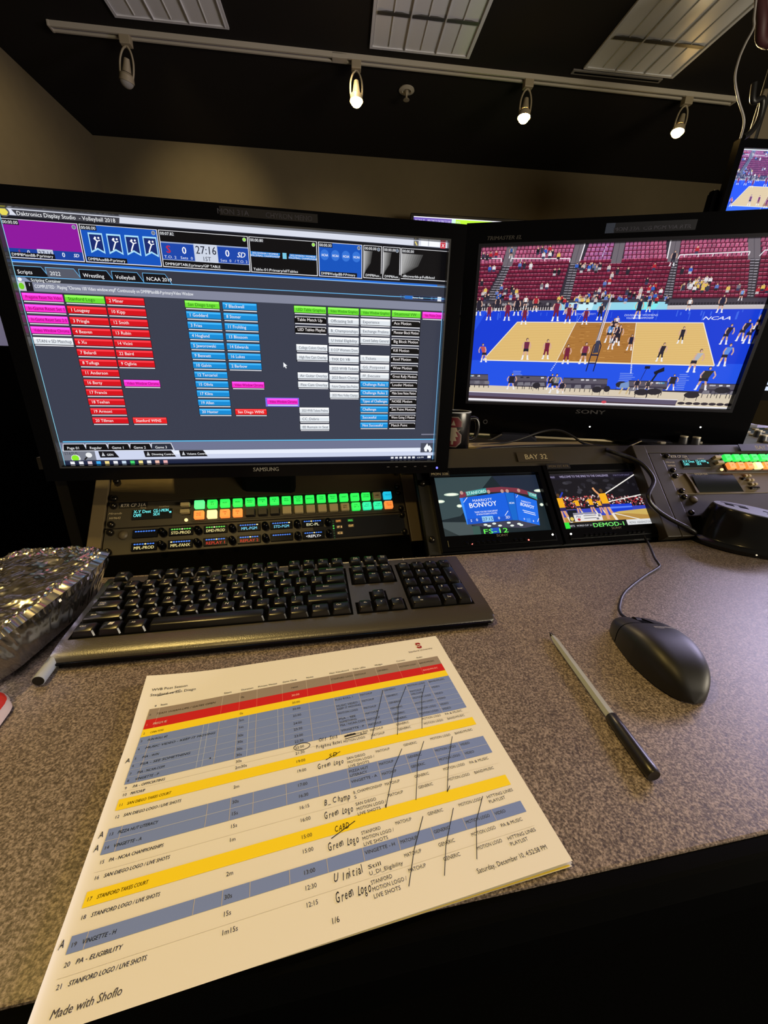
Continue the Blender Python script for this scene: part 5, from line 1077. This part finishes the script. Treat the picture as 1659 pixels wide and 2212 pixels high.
    A.hand('B_ Champ', 5.55, sk(5.5, 5.82), .22, INK, 6, an, .70); A.hand('Green Logo', 5.52, sk(5.5, 6.14), .22, INK, 6, an, .74); A.hand('CARD', 5.72, sk(5.7, 6.50), .18, INK, 6, an, .38); A.line([(5.62, sk(5.6, 6.62)), (6.25, sk(6.2, 6.38))], .018, INK, 6); A.hand('Green Logo', 5.52, sk(5.5, 6.86), .23, INK, 6, an, .74); A.hand('U Initial', 5.55, sk(5.5, 7.50), .23, INK, 6, an, .70); A.hand('Green Logo', 5.55, sk(5.5, 7.86), .25, INK, 6, an, .78)
    for u, v in ((.22, 3.16), (.2, 5.16), (.2, 5.46), (.18, 7.18)): A.hand('A', u, sk(u, v), .2, INK, 6, -.1)
    rng = [(5.12+.24*cos(k*pi/8), sk(5.12, 3.94)+.115*sin(k*pi/8)) for k in range(17)]; A.line(rng, .016, INK, 6); A.line([(6.4, sk(6.4, 3.93)), (6.75, sk(6.75, 3.91))], .05, INK, 6); A.line([(6.4, sk(6.4, 4.02)), (7.1, sk(7.1, 3.98))], .018, INK, 6)
    for pts in ([(8.04, 2.39), (7.74, 3.05), (7.18, 4.23)], [(8.89, 2.43), (8.35, 3.22), (8.0, 4.28)], [(9.57, 2.53), (9.26, 3.04), (8.82, 4.26)], [(7.99, 4.77), (7.58, 5.3), (7.12, 6.19), (7.08, 6.28), (7.08, 6.22), (7.13, 6.18)], [(8.72, 4.69), (8.32, 5.25), (7.9, 6.29)], [(9.64, 4.75), (9.19, 5.48), (8.79, 6.3), (8.93, 6.16)], [(7.94, 6.71), (7.48, 7.35), (7.13, 7.99)], [(8.78, 6.72), (8.24, 7.47), (7.97, 8.01)], [(9.67, 6.64), (9.21, 7.16), (8.83, 7.91)]):
        A.line([(u, sk(u, v)) for u, v in pts], .017, INK, 6)
    A.ell(2.55, sk(2.55, 3.62), .02, .025, INK, 6)
sheet('printed_sheet', 'lowest page with a yellow bottom row peeking out under the run sheets', .0002, lambda A: A.rect(.42, 8.2, 10.95, 8.49, (250, 226, 90), 1, 28), (.0006, .0006), 1, -.0125)
s2 = sheet('printed_sheet', 'second white page just showing under the top run sheet', .0014, None, (.0003, .0004), 1, -.006)
sheet('printed_sheet', 'top run sheet with coloured table rows and pen notes', .0028, runsheet)

# ------------------------------------------------------------------ mouse
mo = thing('mouse', 'black wired mouse to the right of the pen', 'mouse', (.3384, .2746, 0), RZ(-14))
ML_, MWd = .117, .0605
def mw(t): return MWd/2*(.86+.14*sin(pi*min(1, t*1.1))-.14*max(0, t-.55)/.45)*max(0, 1-abs(2*t-1)**(7 if t < .5 else 4.6))**.5
def mh(t): return .0145+.0185*sin(pi/2*min(1, t/.6))**1.3 if t < .6 else .033-.013*((t-.6)/.4)**2
def mpt(t, s, grow=0, zmul=1):
    a = pi*s; tt = t
    w = mw(tt)+grow; h = mh(tt)*max(0, 1-abs(2*tt-1)**(14 if tt < .5 else 6))**.45*zmul+grow if 1 > tt > 0 else 0
    ca, sa = cos(a), sin(a); e = .5
    x = -w*math.copysign(abs(ca)**e, ca); z = h*abs(sa)**e
    return Vector((x, ML_/2-tt*ML_, .0015+z))
MSH = mat('mouse_soft_black', (15, 14, 15), .46, bump=.05, noise_scale=1500); 
MB().grid(lambda u, v: mpt(u, v, -.0009), 40, 28).build('base_shell', MATTE, mo, 180)
MB().grid(lambda u, v: mpt(.30+.70*u, v), 40, 32).build('palm_shell', MSH, mo, 180)
MB().grid(lambda u, v: mpt(.288*u, .485*v), 20, 18).build('left_button', MSH, mo, 180)
MB().grid(lambda u, v: mpt(.288*u, .515+.485*v), 20, 18).build('right_button', MSH, mo, 180)
b = MB(); b.cyl((-.0026, 0, 0), (.0026, 0, 0), .0098, n=28); o = b.build('scroll_wheel', CABLE, mo, 40); o.location = mpt(.15, .5)+Vector((0, 0, -.0093))
def mtop(x, t, grow):
    q = min(1, abs(x)/mw(t))**(1/.5); return mpt(t, math.acos(-math.copysign(q, x))/pi, grow)
A = Art(lambda u, v, e: mtop(.0085+u/1000, .40-v/117, .0003), 1, 1); A.poly = lambda pts, col, L=None: A.add(pts, [tuple(range(len(pts)))], col, L)
A2 = []
V, F, tw = glyphs('amazonbasics', 0, 0)
A.add([((x-tw/2)*21/tw, y*4.2) for x, y in V], F, (220, 220, 220), 0); A.line([(-11, -1.6), (-6, -2.6), (-2, -2.2)], .5, (220, 220, 220), 0)
A.build('printed_mark', M_INK, mo)
t = thing('mouse_cable', 'thin black mouse cord running back over the desk edge', 'cable', (.45, .43, 0))
P = [(.352, .334, .009), (.357, .347, .006), (.372, .366, .003), (.405, .395, .0022), (.465, .429, .0022), (.508, .449, .0035), (.514, .456, .006), (.520, .470, .008), (.545, .505, .008), (.568, .536, .005), (.578, .549, .002), (.584, .566, .010)]
MB().tube([Vector(p)-Vector((.45, .43, 0)) for p in P], .0018, n=10).build('cord', CABLE, t, 60)

# ------------------------------------------------------------------ pens
def pen(name, lab, tip, end, cap_at_end=True, tiplen=.02):
    a, e = Vector(tip), Vector(end); d = (e-a); L = d.length; d.normalize()
    t = thing(name, lab, 'pen', a, d.to_track_quat('Z', 'Y').to_matrix(), 'stick pens')
    BAR = mat('frosted_barrel', (158, 164, 172), .28, noise_amt=.03)
    MB().lathe([(0, .0055), (.002, .0055), (.0036, .017), (.0042, L-.045), (0, L-.045)], 6).build('barrel', BAR, t)
    MB().lathe([(0, 0), (.0006, 0), (.0009, .002), (.0022, .0045), (.0023, .0075), (0, .0075)], 20).build('nib', mat('dark_nib', (26, 20, 22), .3), t, 50)
    b = MB(); b.lathe([(.0043, L-.052), (.0048, L-.0515), (.0049, L-.04), (.0051, L-.0385), (.0053, L-.008), (.0052, L-.0015), (.0044, L), (0, L-.0005)], 24); c = b.build('cap', mat('black_pen_cap', (24, 22, 21), .32), t, 45)
    return t
pen('pen', 'white pen with black cap on its end lying between run sheet and mouse', (.2525, .3285, .0040), (.2305, .1635, .0056))
t = thing('pen', 'white marker tube tucked under the left front corner of the keyboard', 'pen', (-.2465, .334, .0055), Matrix.Rotation(RAD(-90), 3, 'X') @ Matrix.Rotation(RAD(-4), 3, 'Y'))
MB().lathe([(.0045, .0), (.0052, .0005), (.0053, .1), (.0045, .101), (0, .101)], 24).build('barrel', mat('frosted_barrel', (158, 164, 172), .28, noise_amt=.03), t, 50)
MB().lathe([(0, -.0002), (.0046, -.0002), (.0047, .0015), (0, .0015)], 24).build('end_plug', CABLE, t, 50)

# ------------------------------------------------------------------ foil covered tray
FOIL = mat('aluminium_foil', (226, 222, 214), .2, metal=1)
t = thing('foil_tray', 'crumpled foil covered food tray left of the keyboard', 'tray', (-.321, .420, 0), RZ(-6))
def foilpt(u, v):
    x, y = 2*u-1, 2*v-1
    # finer sampling towards the rim
    x = math.copysign(1-(1-abs(x))**1.35, x); y = math.copysign(1-(1-abs(y))**1.35, y)
    m = max(abs(x), abs(y)); r = (abs(x)**5+abs(y)**5)**.2
    k = m/r if r > 1e-6 else 1                                  # square to rounded rectangle
    X, Y = x*k, y*k
    side = max(0, (m-.80)/.20)                                  # 0 on the lid, 1 at the foot
    lid = .046+.007*(1-m*m)
    z = lid if side == 0 else lid-.043*side**.9*1.0
    out = 1-.17*side if side > .08 else 1+.02*side/.08
    f = 1/max(m, .80)
    q0 = Vector((X*f*62, Y*f*103, z*1000)); q = Vector((q0.x*out, q0.y*out, q0.z))
    s = Vector((x*90, y*140, 0))
    rim = math.exp(-((m-.80)/.12)**2)
    cre = lambda f_, o: 1-2*abs(noise.noise(s*f_+o))
    d = .0045*cre(.016, Vector((3, 1, 7)))+.0016*cre(.04, Vector((8, 2, 4)))+(.0007+.0020*rim)*cre(.12, Vector((1, 5, 2)))+(.0003+.0011*rim)*cre(.28, Vector((2, 2, 9)))
    n = Vector((0, 0, 1)) if side == 0 else Vector((X*.8, Y*.8, .5)).normalized()
    p = q/1000+n*d*(.8 if side > .3 else 1)
    p.z = max(p.z, .0012); return p
b = MB(); b.grid(foilpt, 120, 170); b.build('foil_wrap', FOIL, t, 24)
# clear food box at the left edge
t = thing('snack_packet', 'clear plastic packet with red print at the left edge of the desk', 'packet', (-.300, .285, 0), RZ(8))
CLR = mat('clear_plastic', (206, 186, 178), .22, noise_amt=.05)
def pk(u, v):
    a = 2*pi*u; e = .5; ca, sa = cos(a), sin(a); cx = math.copysign(abs(ca)**e, ca); sy = math.copysign(abs(sa)**e, sa)
    w = cos(v*pi/2)**.5; return Vector((.050*cx*w*(1+.03*sin(9*a)), .036*sy*w, .001+.022*sin(v*pi/2)+.002*sin(5*a)*(1-v)))
MB().grid(pk, 60, 14, cu=True).build('wrapper', CLR, t, 180)
def pk2(u, v): return pk(.0+.18*(u-.5)+.0, .25+.5*v)+Vector((.0006, 0, .0006))
MB().grid(pk2, 10, 8).build('red_print', mat('red_print', (176, 40, 34), .3), t, 180)

# ------------------------------------------------------------------ desktop power hub
t = thing('power_hub', 'black oval desktop power hub with grey top, ports and outlet', 'power hub', (.742, .512, 0), RZ(-38))
def ering(rx, ry, z, dx=0, dy=0, n=56): return [Vector((dx+rx*cos(2*pi*i/n), dy+ry*sin(2*pi*i/n), z)) for i in range(n)]
def loft(rings, cap0=True, cap1=True):
    b = MB(); R = [[b.bm.verts.new(p) for p in r] for r in rings]; n = len(R[0])
    for A_, B_ in zip(R, R[1:]):
        for i in range(n): b.bm.faces.new((A_[i], A_[(i+1) % n], B_[(i+1) % n], B_[i]))
    if cap0: b.bm.faces.new(R[0][::-1])
    if cap1: b.bm.faces.new(R[-1])
    return b
def top_z(p): p = p.copy(); p.z += -.10*p.x-.05*p.y; return p
loft([ering(.083, .064, 0), ering(.086, .067, .002), ering(.086, .067, .007), ering(.083, .064, .010), ering(.076, .058, .011), ering(.074, .056, .013), ering(.068, .050, .040), [top_z(p) for p in ering(.060, .043, .058)], [top_z(p) for p in ering(.058, .041, .0605)]]).build('body', mat('glossy_black_hub', (13, 13, 14), .18), t, 40)
loft([[top_z(p) for p in ering(.0575, .0405, .0606)], [top_z(p) for p in ering(.0565, .0395, .0620)]], False).build('top_plate', mat('slate_grey_plate', (96, 102, 124), .45), t, 30)
TR_ = Matrix((Vector((1, 0, -.10)).normalized(), Vector((0, 1, -.05)).normalized(), Vector((.10, .05, 1)).normalized())).transposed()
def ontop(x, y, w, h, m, nm, z=.0622):
    b = MB(); b.box(top_z(Vector((x, y, z))), (w, h, .0008), TR_); return b.build(nm, m, t)
for x in (-.034, -.014): ontop(x, .004, .012, .011, MATTE, 'usb_port')
ontop(-.026, .0165, .036, .0012, MATTE, 'seam')
for x, y, w, h in ((.018, .008, .009, .0022), (.018, -.008, .007, .0022), (.034, 0, .005, .005)): ontop(x, y, w, h, MATTE, 'outlet_slot')
b = MB(); b.sphere((-.0, -.0672, .006), .0012, n=6); b.build('indicator', mat('warm_led', (255, 240, 210), .3, emit=.8), t, 60)
t = thing('power_cable', 'thick black cord looping behind the power hub', 'cable', (.8, .6, 0))
P = [(.672, .565, .006), (.690, .60, .018), (.735, .62, .045), (.80, .612, .060), (.88, .585, .055), (.95, .54, .03), (1.0, .50, .005)]
MB().tube([Vector(p)-Vector((.8, .6, 0)) for p in P], .0045).build('cord', CABLE, t, 60)
